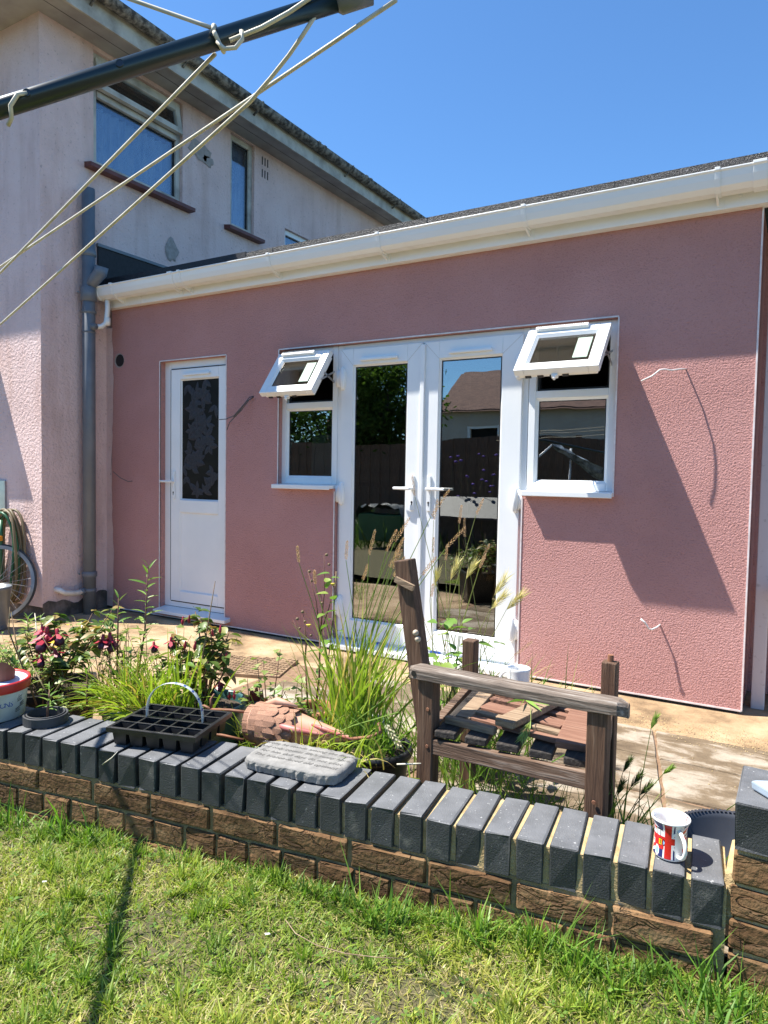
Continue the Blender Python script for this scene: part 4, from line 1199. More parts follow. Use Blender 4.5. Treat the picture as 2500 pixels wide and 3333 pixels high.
# ------------------------------------------------------------------ mugs
def flagcol(u, v):
    """flag + little red car print; u around 0..1, v up 0..1. returns material index"""
    # union-flag panels repeat around the mug
    x = (u * 2.0) % 1.0 * 2 - 1; y = v * 2 - 1
    d1, d2 = abs(x * .8 - y) / 1.28, abs(x * .8 + y) / 1.28
    c_ = 1
    dd = min(d1, d2)
    if dd < .22: c_ = 0
    if dd < .085: c_ = 2
    if abs(x) < .20 or abs(y) < .26: c_ = 0
    if abs(x) < .12 or abs(y) < .16: c_ = 2
    return c_
def carcol(a, v):
    """a: angle offset (rad) from the car centre; returns index or None"""
    x, y = a, v
    if ((x + .06) / .20) ** 2 + ((y - .15) / .15) ** 2 < 1: return 5 if ((x + .06) / .15) ** 2 + ((y - .15) / .11) ** 2 < 1 else 0
    if abs(x - .22) < .13 and abs(y - .42) < .10: return 3 if abs(x - .22) < .115 and abs(y - .42) < .08 and not (abs((x * 9) % .8 - .4) < .10 and abs(y - .42) < .05) else 4
    if ((x - .50) / .09) ** 2 + ((y - .42) / .10) ** 2 < 1: return 4 if ((x - .5) / .05) ** 2 + ((y - .42) / .06) ** 2 > 1 else 5
    if -.42 < x < .50 and .22 < y < .58 - .12 * max(0, x - .2): return 2
    if -.25 < x < .42 and .58 <= y < .80: return 4 if abs(abs(x - .08) - .16) < .03 or y > .75 else 0
    return None
def mug(name, label, c0, r, h, flare, printed, hang, base_tilt=None):
    t = thing(name, label, 'mug', c0)
    prof = [(r * .86, 0), (r * .96, .003)]
    nv = 44 if printed else 10
    for i in range(nv + 1):
        v = i / nv; prof.append((r + flare * max(0, v - .72) ** 2 * 13 - .002 * math.sin(PI * v), .006 + (h - .008) * v))
    top = prof[-1][0]
    prof += [(top - .0015, h + .001), (top - .004, h)]
    for i in range(8):
        v = 1 - (i + 1) / 8; prof.append((r - .004 + flare * max(0, v - .72) ** 2 * 13, .008 + (h - .010) * v))
    prof += [(0, .008)]
    nseg = 120 if printed else 40
    mb = MB(); mb.lathe(prof, c0, nseg)
    if printed:
        for fi, q in enumerate(mb.f):
            i, k = divmod(fi, nseg)
            if 2 <= i < 2 + nv:
                v = (i - 2 + .5) / nv; a = 2 * PI * (k + .5) / nseg
                if v > .985 or v < .01: mb.m[fi] = 0; continue
                da = (a - hang + PI) % (2 * PI) - PI
                if abs(da) < .26: mb.m[fi] = 0; continue       # white gap at the handle
                c_ = carcol(((a - (hang - 1.35) + PI) % (2 * PI) - PI) * 1.2, v) if True else None
                mb.m[fi] = c_ if c_ is not None else flagcol(a / (2 * PI), v)
            elif i > 2 + nv + 1 and i < 2 + nv + 5:
                a = 2 * PI * (k + .5) / nseg
                if abs((a - hang - 1.3 + PI) % (2 * PI) - PI) < .28: mb.m[fi] = 2 if (k + i) % 3 else 0
    ob('cup', mb, ['china', 'm_navy', 'm_red', 'm_yel', 'm_blk', 'm_lb'] if printed else ['china'], t, smooth=True)
    d = Vector((math.cos(hang), math.sin(hang), 0)); pts = []
    for i in range(13):
        b_ = -PI / 2 + PI * i / 12 
        pts.append(Vector(c0) + d * (r - .003 + (.030 if printed else .026) * math.cos(b_)) + Vector((0, 0, h * .47 + h * .33 * math.sin(b_))))
    mb = MB(); mb.tube(pts, .0048, 10)
    if printed:
        for fi in range(len(mb.f)):
            s_ = (fi // 10); mb.m[fi] = [0, 4, 2, 0, 2, 0, 2, 0, 0, 2, 0, 1, 0][min(s_, 12)] if fi % 10 in (2, 3, 4, 5) else 0
    ob('handle', mb, ['china', 'm_navy', 'm_red', 'm_yel', 'm_blk'] if printed else ['china'], t, smooth=True)
    return t
mug('mug', 'china mug printed with flags and a red car on the low wall', (-.232, -2.318, ZC + .001), .0375, .092, .006, True, math.atan2(-.80, .62))
mug('mug', 'plain white mug standing on the broken wooden chair', (-.815, -1.755, .468), .040, .090, .001, False, R(190))

# ------------------------------------------------------------------ verse plaque
c0 = Vector((-1.262, -2.395, ZC)); ang = R(8)
mb = MB(); nx, ny = 34, 20; hx, hy, th = .158, .088, .036
def blob(u, v):
    # rounded rectangle footprint
    x, y = (u * 2 - 1), (v * 2 - 1)
    k = 6; n_ = (abs(x) ** k + abs(y) ** k) ** (1 / k); m_ = max(abs(x), abs(y)) or 1e-6
    s_ = m_ / n_ if n_ > 0 else 1
    return x * s_ * hx, y * s_ * hy
rsp = random.Random(3)
for j in range(ny + 1):
    for i in range(nx + 1):
        x, y = blob(i / nx, j / ny); e = max(abs(i / nx * 2 - 1), abs(j / ny * 2 - 1))
        z = th * (1 - max(0, (e - .94) / .06) ** 2 * .16) + rsp.uniform(-.0005, .0005) * (3 if e > .88 else .15)
        mb.v.append((x + rsp.uniform(-.001, .001) * (e > .9), y + rsp.uniform(-.001, .001) * (e > .9), z))
for j in range(ny):
    for i in range(nx):
        a = j * (nx + 1) + i; mb.face((a, a + 1, a + nx + 2, a + nx + 1))
edge = [i for i in range(nx + 1)] + [(j + 1) * (nx + 1) - 1 for j in range(1, ny + 1)] + [ny * (nx + 1) + i for i in range(nx - 1, -1, -1)] + [j * (nx + 1) for j in range(ny - 1, 0, -1)]
low = len(mb.v)
for lv in (.62, .10):
    for e in edge:
        p = mb.v[e]; mb.v.append((p[0] * (1.008 if lv > .5 else .985) + rsp.uniform(-.0015, .0015), p[1] * (1.012 if lv > .5 else .975) + rsp.uniform(-.0025, .0025), th * lv + rsp.uniform(-.003, .003) * (lv > .5)))
ne = len(edge)
for k in range(ne):
    mb.face((edge[(k + 1) % ne], edge[k], low + k, low + (k + 1) % ne)); mb.face((low + (k + 1) % ne, low + k, low + ne + k, low + ne + (k + 1) % ne))
mb.face([low + ne + k for k in range(ne)])
Mp = Matrix.Translation(c0) @ Matrix.Rotation(ang, 4, 'Z')
mb.v = [tuple(Mp @ Vector(p)) for p in mb.v]
plq = ob('stone_plaque', mb, 'stone_grey', loc=c0); plq.data.polygons.foreach_set('use_smooth', [i < 34 * 20 for i in range(len(plq.data.polygons))]); tag(plq, 'grey cast stone plaque with a carved verse lying on the low wall', 'plaque')
def text_mesh(nm, body, size, m_, Mx, parent, shear=.3, space=1.0, ext_=.0):
    cu = bpy.data.curves.new(nm, 'FONT'); cu.body = body; cu.size = size; cu.shear = shear; cu.align_x = 'CENTER'; cu.space_line = space; cu.resolution_u = 2; cu.space_character = 1.06
    to = bpy.data.objects.new('tmp_text', cu); C.objects.link(to)
    dg = bpy.context.evaluated_depsgraph_get(); dg.update()
    me = bpy.data.meshes.new_from_object(to.evaluated_get(dg)); bpy.data.objects.remove(to); bpy.data.curves.remove(cu)
    me.materials.clear(); me.materials.append(MT[m_]); me.name = nm
    o = inst(nm, me, parent, Mx)
    return o
verse = "Serene he stands among the flowers\nAnd only counts life's sunny hours\nFor him dull days do not exist\nThe brazen-faced old optimist"
text_mesh('verse_lettering', verse, .0215, 'engrave', Mp @ Matrix.Translation((.0, .047, th + .0011)), plq, .35, 1.45)

# ------------------------------------------------------------------ seed tray
tr = thing('seed_tray', 'black plastic cell seed tray with clear strip handle on the low wall', 'seed tray', (-1.73, -2.42, ZC))
A_ = Vector((-1.885, -2.590, ZC)); ux = Vector((.285, .085, 0)).normalized(); uy = Vector((-ux.y, ux.x, 0)); TW, TD, TH = .30, .235, .058
def tw(a, b_, z): return A_ + ux * a + uy * b_ + Vector((0, 0, z))
nx, ny = 5, 4
cw, cd = TW / nx, TD / ny
rim = MB()
for j in range(ny):
    for i in range(nx):
        mb = MB(); x0_, x1_, y0_, y1_ = i * cw, (i + 1) * cw, j * cd, (j + 1) * cd
        g, tp = .003, .007
        o_ = [tw(x0_ + g, y0_ + g, TH), tw(x1_ - g, y0_ + g, TH), tw(x1_ - g, y1_ - g, TH), tw(x0_ + g, y1_ - g, TH)]
        b__ = [tw(x0_ + tp + g, y0_ + tp + g, .002), tw(x1_ - tp - g, y0_ + tp + g, .002), tw(x1_ - tp - g, y1_ - tp - g, .002), tw(x0_ + tp + g, y1_ - tp - g, .002)]
        mb.add(o_ + b__, [(0, 1, 5, 4), (1, 2, 6, 5), (2, 3, 7, 6), (3, 0, 4, 7), (4, 5, 6, 7)])
        ob('cell', mb, 'black_plastic', tr)
mb = MB()
for i in range(nx + 1): mb.bar(tw(i * cw, 0, TH + .001), tw(i * cw, TD, TH + .001), .007, .003)
for j in range(ny + 1): mb.bar(tw(0, j * cd, TH + .0015), tw(TW, j * cd, TH + .0015), .007 if j != 2 else .016, .003)
ob('cell_divider', mb, 'black_plastic', tr, bev=.0008)
mb = MB()
o_ = [(-.009, -.009), (TW + .009, -.009), (TW + .009, TD + .009), (-.009, TD + .009)]; i_ = [(0, 0), (TW, 0), (TW, TD), (0, TD)]
mb.add([tw(*p, TH + .003) for p in i_] + [tw(*p, TH + .002) for p in o_] + [tw(*p, TH - .013) for p in o_], [(k, (k + 1) % 4, 4 + (k + 1) % 4, 4 + k) for k in range(4)] + [(4 + k, 4 + (k + 1) % 4, 8 + (k + 1) % 4, 8 + k) for k in range(4)])
ob('rim', mb, 'black_plastic', tr)
mb = MB(); pts = []
P0, P1 = tw(.06, TD * .5, TH), tw(TW - .035, TD * .5, TH)
for i in range(21):
    a = PI * i / 20; mid = (P0 + P1) / 2; hw = (P1 - P0) / 2
    pts.append(mid - hw * math.cos(a) * (1 + .06 * math.sin(a)) + Vector((0, 0, .125 * math.sin(a) ** .8)))
for i, p in enumerate(pts):
    mb.v += [tuple(p - uy * .0075), tuple(p + uy * .0075)]
for i in range(20): mb.face((2 * i, 2 * i + 1, 2 * i + 3, 2 * i + 2))
m_clear, nt, b = newmat("clear_strip"); b.inputs['Base Color'].default_value = (.62, .68, .70, 1); b.inputs['Roughness'].default_value = .25; b.inputs['Alpha'].default_value = .72
MT['clear'] = m_clear
ho_ = ob('strip_handle', mb, 'clear', tr, smooth=True); so_ = ho_.modifiers.new('solid', 'SOLIDIFY'); so_.thickness = .0015
mb = MB()
for i in range(9, 19):
    if i % 2: continue
    p, q = pts[i], pts[i] * .6 + pts[i + 1] * .4
    mb.add([p - uy * .005 + Vector((.0018, -.0005, .0018)), p + uy * .005 + Vector((.0018, -.0005, .0018)), q + uy * .005 + Vector((.0018, -.0005, .0018)), q - uy * .005 + Vector((.0018, -.0005, .0018))], [(0, 1, 2, 3)])
ob('strip_print', mb, 'blue_ink', tr)

# ------------------------------------------------------------------ rubber rings
def ring_(nm, label, c, r0, r1, h, m_):
    mb = MB(); n = 40
    mb.lathe([(r1, 0), (r1, h), (r0, h), (r0, 0)], c, n, (0, 0, 1), True); return tag(ob(nm, mb, m_, loc=c, bev=.002), label, 'ring', 'rubber rings')
rr_ = ring_('rubber_ring', 'outer dark grey rubber ring on the left end of the low wall', (-2.245, -2.575, ZC + .001), .066, .073, .032, 'rubber')
ring_('rubber_ring', 'inner dark grey rubber ring nested on the low wall', (-2.250, -2.572, ZC + .001), .058, .0635, .033, 'rubber')

# ------------------------------------------------------------------ white tub with red rim
tc = (-2.462, -2.636, ZC)
tb = thing('plastic_tub', 'white plastic tub with red rimmed lid at the left edge of the wall', 'tub', tc)
mb = MB(); mb.lathe([(.0, 0), (.098, 0), (.103, .004), (.115, .112), (.115, .118)], tc, 48); ob('bucket', mb, 'tub_white', tb, smooth=True)
mb = MB(); mb.lathe([(.116, .100), (.121, .102), (.124, .128), (.120, .138), (.114, .136), (.111, .130)], tc, 48); ob('red_rim', mb, 'tub_red', tb, smooth=True)
mb = MB(); mb.lathe([(.112, .131), (.08, .132), (0, .133)], tc, 48); ob('lid', mb, 'tub_lid', tb, smooth=True)
def on_tub(a, z, r=.1085):
    a = R(a); d = Vector((math.cos(a), math.sin(a), 0)); t = Vector((-math.sin(a), math.cos(a), 0))
    Mx = Matrix((t, Vector((0, 0, 1)), d)).transposed().to_4x4(); Mx.translation = Vector(tc) + d * r + Vector((0, 0, z)); return Mx
for ch_, a in zip("KEBADONS", (-92, -84, -76, -68, -57, -49, -41, -33)):
    text_mesh('lettering', ch_, .026, 'blue_ink', on_tub(a + 34, .052, .1098), tb, .1)
for a, z in ((18, .07), (24, .05), (14, .035), (20, .085)):
    mb = MB(); Mx = on_tub(a, z, .1128)
    for k in range(3): mb.bar(Mx @ Vector((-.010, -.006 + k * .005, -.002)), Mx @ Vector((.010, -.002 + k * .006, -.002)), .002, .0012)
    ob('printed_mark', mb, 'dark_ink', tb)
# terracotta shard resting on the lid
mb = MB(); c0 = Vector((-2.455, -2.62, ZC + .134)); ro, ri = .062, .050
n = 16
for i in range(n + 1):
    a = R(-150 + 250 * i / n); hgt = .022 + .05 * math.sin(PI * min(1, i / n * 1.1)) ** 2 * (.9 + .12 * math.sin(i * .9))
    for r_, z in ((ro, 0), (ro * 1.03, hgt), (ri * 1.03, hgt * .95), (ri, 0)):
        mb.v.append((c0.x + r_ * math.cos(a), c0.y + r_ * math.sin(a) * .8, c0.z + z))
for i in range(n):
    for k in range(4):
        a = 4 * i + k; b__ = 4 * i + (k + 1) % 4; mb.face((a, b__, b__ + 4, a + 4))
mb.face(range(4)); mb.face([4 * n + k for k in range(4)][::-1])
tag(ob('terracotta_shard', mb, 'terracotta_dark', loc=c0), 'broken terracotta shard resting on the tub lid', 'shard')

# ------------------------------------------------------------------ pots
def pot(nm, label, c, r0, r1, h, m_, rimw=.012, rimh=.03, n=40, soil=True, group=None):
    t = thing(nm, label, 'plant pot', c, group)
    mb = MB(); mb.lathe([(0, 0), (r0, 0), (r1 - .004, h - rimh)], c, n); ob('body', mb, m_, t, smooth=True)
    mb = MB(); mb.lathe([(r1 - .004, h - rimh), (r1 + rimw * .5, h - rimh), (r1 + rimw, h - rimh * .5), (r1 + rimw * .8, h), (r1 - .004, h + .002), (r1 - .008, h - .01), (r1 - .012, h - .05)], c, n); ob('rim', mb, m_, t, smooth=True)
    if soil:
        mb = MB(); mb.lathe([(r1 - .006, h - .035), (r1 * .5, h - .025), (0, h - .03)], c, 20); ob('soil', mb, 'soil', t)
    return t
pot('plant_pot', 'dark green round pot holding the right hand fuchsia', (-1.965, -2.075, .01), .10, .148, .31, 'green_pot')
pot('plant_pot', 'black round plastic pot of weeds beside the chair leg', (-1.205, -2.06, .0), .085, .118, .30, 'black_plastic')
pot('plant_pot', 'small terracotta pot behind the metal hen', (-1.58, -1.90, .0), .06, .082, .32, 'terracotta', .008, .035)
pot('plant_pot', 'blue-grey pot behind the metal hen holding tall grass', (-1.37, -1.93, .0), .09, .13, .30, 'slate_pot')
# charcoal bowl behind the printed mug
bw = thing('planter_bowl', 'large charcoal plastic bowl behind the printed mug', 'bowl', (-.12, -1.98, 0))
mb = MB(); mb.lathe([(0, .0), (.12, .0), (.172, .19), (.176, .203), (.168, .203), (.160, .186), (.115, .02), (0, .015)], (-.10, -1.985, .05), 56)
ob('bowl', mb, 'charcoal', bw, smooth=True)
for k in range(70):
    pass
mb = MB()
for k in range(90):
    a = 2 * PI * k / 90; d = Vector((math.cos(a), math.sin(a), 0)); mb.bar(Vector((-.10, -1.985, .2525)) + d * .165, Vector((-.10, -1.985, .2525)) + d * .178, .006, .003)
ob('ribbed_rim', mb, 'charcoal', bw)
# black rectangular planter
pl = thing('planter_box', 'black rectangular planter holding the left hand fuchsia', 'planter', (-2.735, -2.28, 0))
c0 = Vector((-2.735, -2.28, 0)); e1 = Vector((.577, .817, 0)); e2 = Vector((-e1.y, e1.x, 0))
def pq(a, b_, z): return c0 + e1 * a + e2 * b_ + Vector((0, 0, z))
mb = MB()
def rrect(a, b_, z, k=5):
    out = []
    for sx, sy, a0 in ((1, 1, 0), (-1, 1, 90), (-1, -1, 180), (1, -1, 270)):
        for i in range(k): 
            t = R(a0 + 90 * i / (k - 1)); out.append(pq(sx * (a - .03) + .03 * math.cos(t), sy * (b_ - .03) + .03 * math.sin(t), z))
    return out
rings = [rrect(.19, .12, 0), rrect(.215, .145, .27), rrect(.228, .158, .272), rrect(.228, .158, .30), rrect(.212, .142, .30), rrect(.205, .136, .25)]
for r_ in rings: mb.v += [tuple(p) for p in r_]
n = len(rings[0])
for i in range(len(rings) - 1):
    for k in range(n): mb.face((i * n + k, i * n + (k + 1) % n, (i + 1) * n + (k + 1) % n, (i + 1) * n + k))
mb.face(range(n)); ob('box', mb, 'black_plastic', pl)
mb = MB(); mb.add(rrect(.208, .138, .262), [tuple(range(n))]); ob('soil', mb, 'soil', pl)
# green troughs
def trough(nm, label, c, ang, lx, ly, h, m_, z0=0):
    t = thing(nm, label, 'planter', c)
    Mx = Matrix.Translation(c) @ Matrix.Rotation(ang, 4, 'Z')
    mb = MB()
    def rc(a, b_, z): return [Mx @ Vector((sx * a, sy * b_, z)) for sx, sy in ((-1, -1), (1, -1), (1, 1), (-1, 1))]
    rings = [rc(lx * .88, ly * .88, z0), rc(lx, ly, h - .025), rc(lx + .008, ly + .008, h - .024), rc(lx + .008, ly + .008, h), rc(lx - .004, ly - .004, h), rc(lx - .010, ly - .010, h - .04)]
    for r_ in rings: mb.v += [tuple(p) for p in r_]
    for i in range(len(rings) - 1):
        for k in range(4): mb.face((i * 4 + k, i * 4 + (k + 1) % 4, i * 4 + 4 + (k + 1) % 4, i * 4 + 4 + k))
    mb.face((3, 2, 1, 0)); ob('box', mb, m_, t, bev=.004)
    mb = MB(); mb.add(rc(lx - .008, ly - .008, h - .03), [(0, 1, 2, 3)]); ob('soil', mb, 'soil', t)
    return t
trough('planter_trough', 'small green trough of yellow-green grass behind the seed tray', (-2.15, -2.235, 0), .25, .14, .06, .30, 'green_pot')
trough('planter_trough', 'faded green square tub supporting the metal hen', (-1.40, -2.12, 0), .16, .19, .085, .275, 'green_trough')

# ------------------------------------------------------------------ metal hen lying on its side
hen = thing('metal_hen', 'rusty orange metal hen ornament lying on its side on a planter', 'garden ornament', (-1.45, -2.16, .28))
hc = Vector((-1.50, -2.175, .335)); hx = Vector((1, .10, .03)).normalized(); hyv = Vector((-.1, 1, 0)).normalized(); hzv = hx.cross(hyv)
mb = MB(); prof = [(-.165, .004), (-.155, .040), (-.13, .062), (-.09, .076), (-.04, .078), (.02, .068), (.07, .056), (.12, .043), (.17, .032), (.22, .020), (.25, .008)]
n = 28
for h_, r_ in prof:
    for k in range(n):
        a = 2 * PI * k / n; mb.v.append(tuple(hc + hx * h_ + hyv * (math.cos(a) * r_ * .82) + hzv * (math.sin(a) * r_)))
for i in range(len(prof) - 1):
    for k in range(n): mb.face((i * n + k, i * n + (k + 1) % n, (i + 1) * n + (k + 1) % n, (i + 1) * n + k))
mb.face(range(n)); ob('body', mb, 'hen', hen, smooth=True)
fm = MB(); K = 8
for i in range(K):
    t = i / (K - 1); hw = .5 * math.sqrt(max(0, 1 - (t * 1.0) ** 2.4)) + .02
    fm.v += [(t, -hw, .02 * t), (t, 0, .07 + .02 * t), (t, hw, .02 * t)]
for i in range(K - 1):
    a = 3 * i; fm.face((a, a + 3, a + 4, a + 1)); fm.face((a + 1, a + 4, a + 5, a + 2))
fme = meshdata('feather', fm, 'hen_feather', False)
for row in range(6):
    h_ = -.145 + row * .032
    r_ = float(np.interp(h_ + .01, [p[0] for p in prof], [p[1] for p in prof]))
    cnt = 13
    for k in range(cnt):
        a = 2 * PI * (k + .5 * (row % 2)) / cnt
        rad = hyv * math.cos(a) * .82 + hzv * math.sin(a)
        if rad.dot(Vector((0, -1, .6))) < -.35: continue
        nrm = (hyv * math.cos(a) + hzv * math.sin(a) * .82).normalized(); tgt = hx - nrm * hx.dot(nrm) ; sd_ = nrm.cross(tgt).normalized()
        Mx = Matrix((hx * .048, sd_ * .040, nrm * .05)).transposed().to_4x4(); Mx.translation = hc + hx * h_ + rad * (r_ + .0025)
        inst('feather', fme, hen, Mx)
# wing / beak-red ridge and tail plates
mb = MB(); pts = [hc + hx * x + Vector((0, -.058 + abs(x - .05) * .22, .028 - x * .10)) for x in (-.0, .03, .07, .11, .15, .19)]
mb.tube(pts, [.004, .011, .013, .010, .006, .003], 12); ob('wing', mb, 'hen_red', hen, smooth=True)
mb = MB(); mb.tube([hc + hx * .12 + Vector((0, -.02, .035)), hc + hx * .17 + Vector((0, -.02, .026)), hc + hx * .24 + Vector((0, -.015, .008)), hc + hx * .275 + Vector((0, -.01, .0))], [.004, .008, .006, .002], 10); ob('tail_ridge', mb, 'hen_red', hen, smooth=True)
mb = MB(); mb.tube([hc + hx * -.08 + hzv * .076, hc + hx * -.03 + hzv * .09, hc + hx * .05 + hzv * .082], [.006, .016, .004], 10); ob('back_plate', mb, 'hen', hen, smooth=True)
mb = MB(); mb.tube([hc + hx * .25 + Vector((0, -.01, 0)), hc + hx * .325 + Vector((0, .0, .015)), hc + hx * .36 + Vector((0, .01, .035)), hc + hx * .345 + Vector((0, .02, .06))], .006, 8); ob('tail_hook', mb, 'rust', hen, smooth=True)
mb = MB(); mb.tube([hc + hx * -.1 + hzv * -.074, hc + hx * -.03 + hzv * -.084, hc + hx * .04 + hzv * -.076], [.004, .010, .004], 10); ob('belly_plate', mb, 'hen', hen, smooth=True)
# legs and wire toes
for (s0, s1, toes) in (((-.155, 0, .035), (-.31, -.01, .028), 1), ((-.15, -.03, -.055), (-.30, -.06, -.040), -1)):
    a = hc + hx * s0[0] + Vector((0, s0[1], s0[2])); b_ = hc + hx * s1[0] + Vector((0, s1[1], s1[2]))
    mb = MB(); mb.tube([a, (a + b_) / 2 + Vector((0, 0, .003)), b_], .0055, 8); lg = ob('leg', mb, 'rust', hen, smooth=True)
    for d in ((-.010, -.045, -.050), (-.045, .0, .006), (-.005, .02, .052), (.008, .0, -.065)):
        q = b_ + Vector(d); mb = MB(); mb.tube([b_, b_ + Vector(d) * .55 + Vector((-.01, 0, .004)), q], [.0055, .005, .003], 7); ob('toe', mb, 'rust', lg, smooth=True)
# dark cockerel standing behind
ck = thing('metal_cockerel', 'dark metal cockerel ornament with red comb behind the wall', 'garden ornament', (-1.80, -2.0, 0))
c0 = Vector((-1.80, -2.0, 0))
mb = MB(); mb.tube([c0 + Vector((-.06, .0, .12)), c0 + Vector((-.02, 0, .14)), c0 + Vector((.03, 0, .18)), c0 + Vector((.045, 0, .24)), c0 + Vector((.04, 0, .30)), c0 + Vector((.03, -.01, .335))], [.05, .062, .05, .032, .024, .020], 14); ob('body', mb, 'dark_metal', ck, smooth=True)
mb = MB()
cp = [(-.03, .30), (-.035, .335), (-.015, .345), (-.008, .375), (.005, .355), (.018, .385), (.028, .358), (.045, .378), (.05, .35), (.07, .352), (.068, .32), (.055, .27), (.035, .29), (.02, .325), (-.005, .32)]
mb.prism([(x, 0, z) for x, z in cp], c0 + Vector((0, -.006, 0)), c0 + Vector((0, .006, 0))); ob('comb', mb, 'comb', ck)
for sx in (-.03, .02):
    mb = MB(); mb.tube([c0 + Vector((sx, 0, .0)), c0 + Vector((sx, 0, .12))], .005, 8); ob('leg', mb, 'dark_metal', ck)

# ------------------------------------------------------------------ rotary airer overhead
H_ = Vector((-1.545, -3.88, 1.444))
ra = thing('rotary_airer', 'dark green rotary clothes airer with cream plastic lines overhead', 'clothes airer', (H_.x, H_.y, lawn_z(H_.x)))
mb = MB(); mb.tube([(H_.x, H_.y, .0), (H_.x, H_.y, 1.52)], .023, 20); ob('pole', mb, 'dark_green_metal', ra, smooth=True)
mb = MB(); mb.lathe([(.024, -.06), (.045, -.05), (.05, .0), (.045, .05), (.024, .06)], H_, 20); ob('hub', mb, 'black_plastic', ra, smooth=True)
A1b = Vector((-.5624, -3.2868, 1.8241)); A1a = H_ + (A1b - H_) * .6
d1 = (A1b - A1a).normalized(); tip1 = A1b + d1 * .06
T2 = Vector((-2.74, -2.817, 1.70)); T3 = H_ + Vector((.25, -1.45, .33))
armlist = [(H_ + (A1a - H_) * .03, tip1), (H_, T2), (H_, T3)]
for a, b_ in armlist:
    mb = MB(); mb.tube([a, b_], .0125, 24); o_ = ob('arm', mb, 'dark_green_metal', ra)
    for p in o_.data.polygons: p.use_smooth = len(p.vertices) == 4
    mb = MB(); dd = (b_ - a).normalized(); mb.tube([b_ - dd * .045, b_ - dd * .04, b_ + dd * .002, b_ + dd * .004], [.0128, .0165, .0165, .010], 20); ob('end_fitting', mb, 'pipe_grey', ra, smooth=True)
# holes punched through the visible arm
side = Vector((0, -1, -.12)); side = (side - d1 * side.dot(d1)).normalized()
for k in (.079, .206, .335):
    q = A1a + d1 * k + side * .0122
    mb = MB(); mb.lathe([(0, .0006), (.0042, .0006), (.0048, .0004)], q, 14, side); ob('line_hole', mb, 'm_blk', ra)
    mb = MB(); mb.lathe([(.0043, .0007), (.0052, .0013), (.0057, .0)], q, 16, side); ob('hole_rim', mb, 'dark_green_metal', ra, smooth=True)
def lineto(a, b_, sag=0.0, r=.0028, n=14):
    a, b_ = Vector(a), Vector(b_)
    mb = MB(); mb.tube([a + (b_ - a) * (i / n) - Vector((0, 0, sag * 4 * (i / n) * (1 - i / n))) for i in range(n + 1)], r, 8); return ob('clothes_line', mb, 'line', ra, smooth=True)
K1 = Vector((-.6985, -3.3475, 1.7692)); 
lineto(K1, (-2.719, -2.70, 1.66)); lineto((-.4667, -3.2657, 1.8119), (-2.705, -2.79, 1.687))
# third line starts slack near the tip then pulls straight
pts = [Vector((-.5729, -3.2939, 1.8098)), Vector((-.5924, -3.295, 1.79)), Vector((-.6169, -3.293, 1.7723)), Vector((-.6504, -3.2908, 1.7521)), Vector((-.6866, -3.2903, 1.7306))]
E3 = Vector((-2.70, -2.62, 1.60))
for i in range(1, 13): pts.append(Vector((-.6866, -3.2903, 1.7306)) + (E3 - Vector((-.6866, -3.2903, 1.7306))) * (i / 12))
mb = MB(); mb.tube(pts, .0028, 8); ob('clothes_line', mb, 'line', ra, smooth=True)
# knot at the arm, tail along the arm, line going up
q = A1a + d1 * .335
u2 = side; w2_ = -d1.cross(u2)
mb = MB(); mb.tube([q + (u2 * math.cos(t) + w2_ * math.sin(t)) * .0152 + d1 * (.004 * math.sin(t * .5)) for t in [i * .35 for i in range(19)]], .0028, 8); ob('knot_loop', mb, 'line', ra, smooth=True)
mb = MB(); mb.tube([q + u2 * .0130 + w2_ * s_ + d1 * dx for s_, dx in ((-.012, 0), (-.024, .006), (-.027, .020), (-.019, .032), (-.008, .034))], .0028, 8); ob('knot_loop', mb, 'line', ra, smooth=True)
mb = MB(); mb.tube([q + u2 * .012 + w2_ * -.015 + d1 * .016, q + u2 * .014 + w2_ * -.013 + d1 * .06, q + u2 * .0155 + w2_ * -.006 + d1 * .10, q + u2 * .0155 + w2_ * .006 + d1 * .14, q + u2 * .013 + w2_ * .018 + d1 * .18], .0028, 8); ob('line_tail', mb, 'line', ra, smooth=True)
lineto(q + w2_ * .015, q + w2_ * .015 + Vector((-.20, -.085, .085)) * 1.2, 0)
mb = MB(); q0 = A1a + d1 * .079 + u2 * .0115; mb.tube([q0, q0 + u2 * .006 - d1 * .010 - w2_ * .002, q0 + u2 * .004 - d1 * .024 - w2_ * .012, q0 - u2 * .004 - d1 * .030 - w2_ * .022, q0 - u2 * .012 - d1 * .040 - w2_ * .024], .0028, 8); ob('line_tail', mb, 'line', ra, smooth=True)

# ------------------------------------------------------------------ bicycle wheel, hose, bin at the house corner
wh = thing('bicycle_wheel', 'old spoked bicycle wheel leaning against the house corner', 'wheel', (-5.42, -.83, 0))
wc = Vector((-5.55, -.80, .30)); wn_ = Vector((.50, -.82, .17)).normalized()
mb = MB(); mb.lathe([(.272, -.011), (.298, -.013), (.300, .013), (.272, .011)], wc, 64, wn_, True); ob('rim', mb, 'steel', wh, smooth=False)
mb = MB(); uu = wn_.orthogonal().normalized(); vv = wn_.cross(uu)
mb2 = MB(); mb2.tube([wc + (uu * math.cos(t) + vv * math.sin(t)) * .304 for t in [2 * PI * i / 64 for i in range(49)]], .010, 8); ob('tyre', mb2, 'rubber', wh, smooth=True)
for k in range(24):
    a = 2 * PI * k / 24; b2 = a + (.35 if k % 2 else -.35); sgn = 1 if k % 4 < 2 else -1
    mb = MB(); mb.tube([wc + (uu * math.cos(b2) + vv * math.sin(b2)) * .022 + wn_ * .03 * sgn, wc + (uu * math.cos(a) + vv * math.sin(a)) * .276], .0022, 5); ob('spoke', mb, 'spoke', wh)
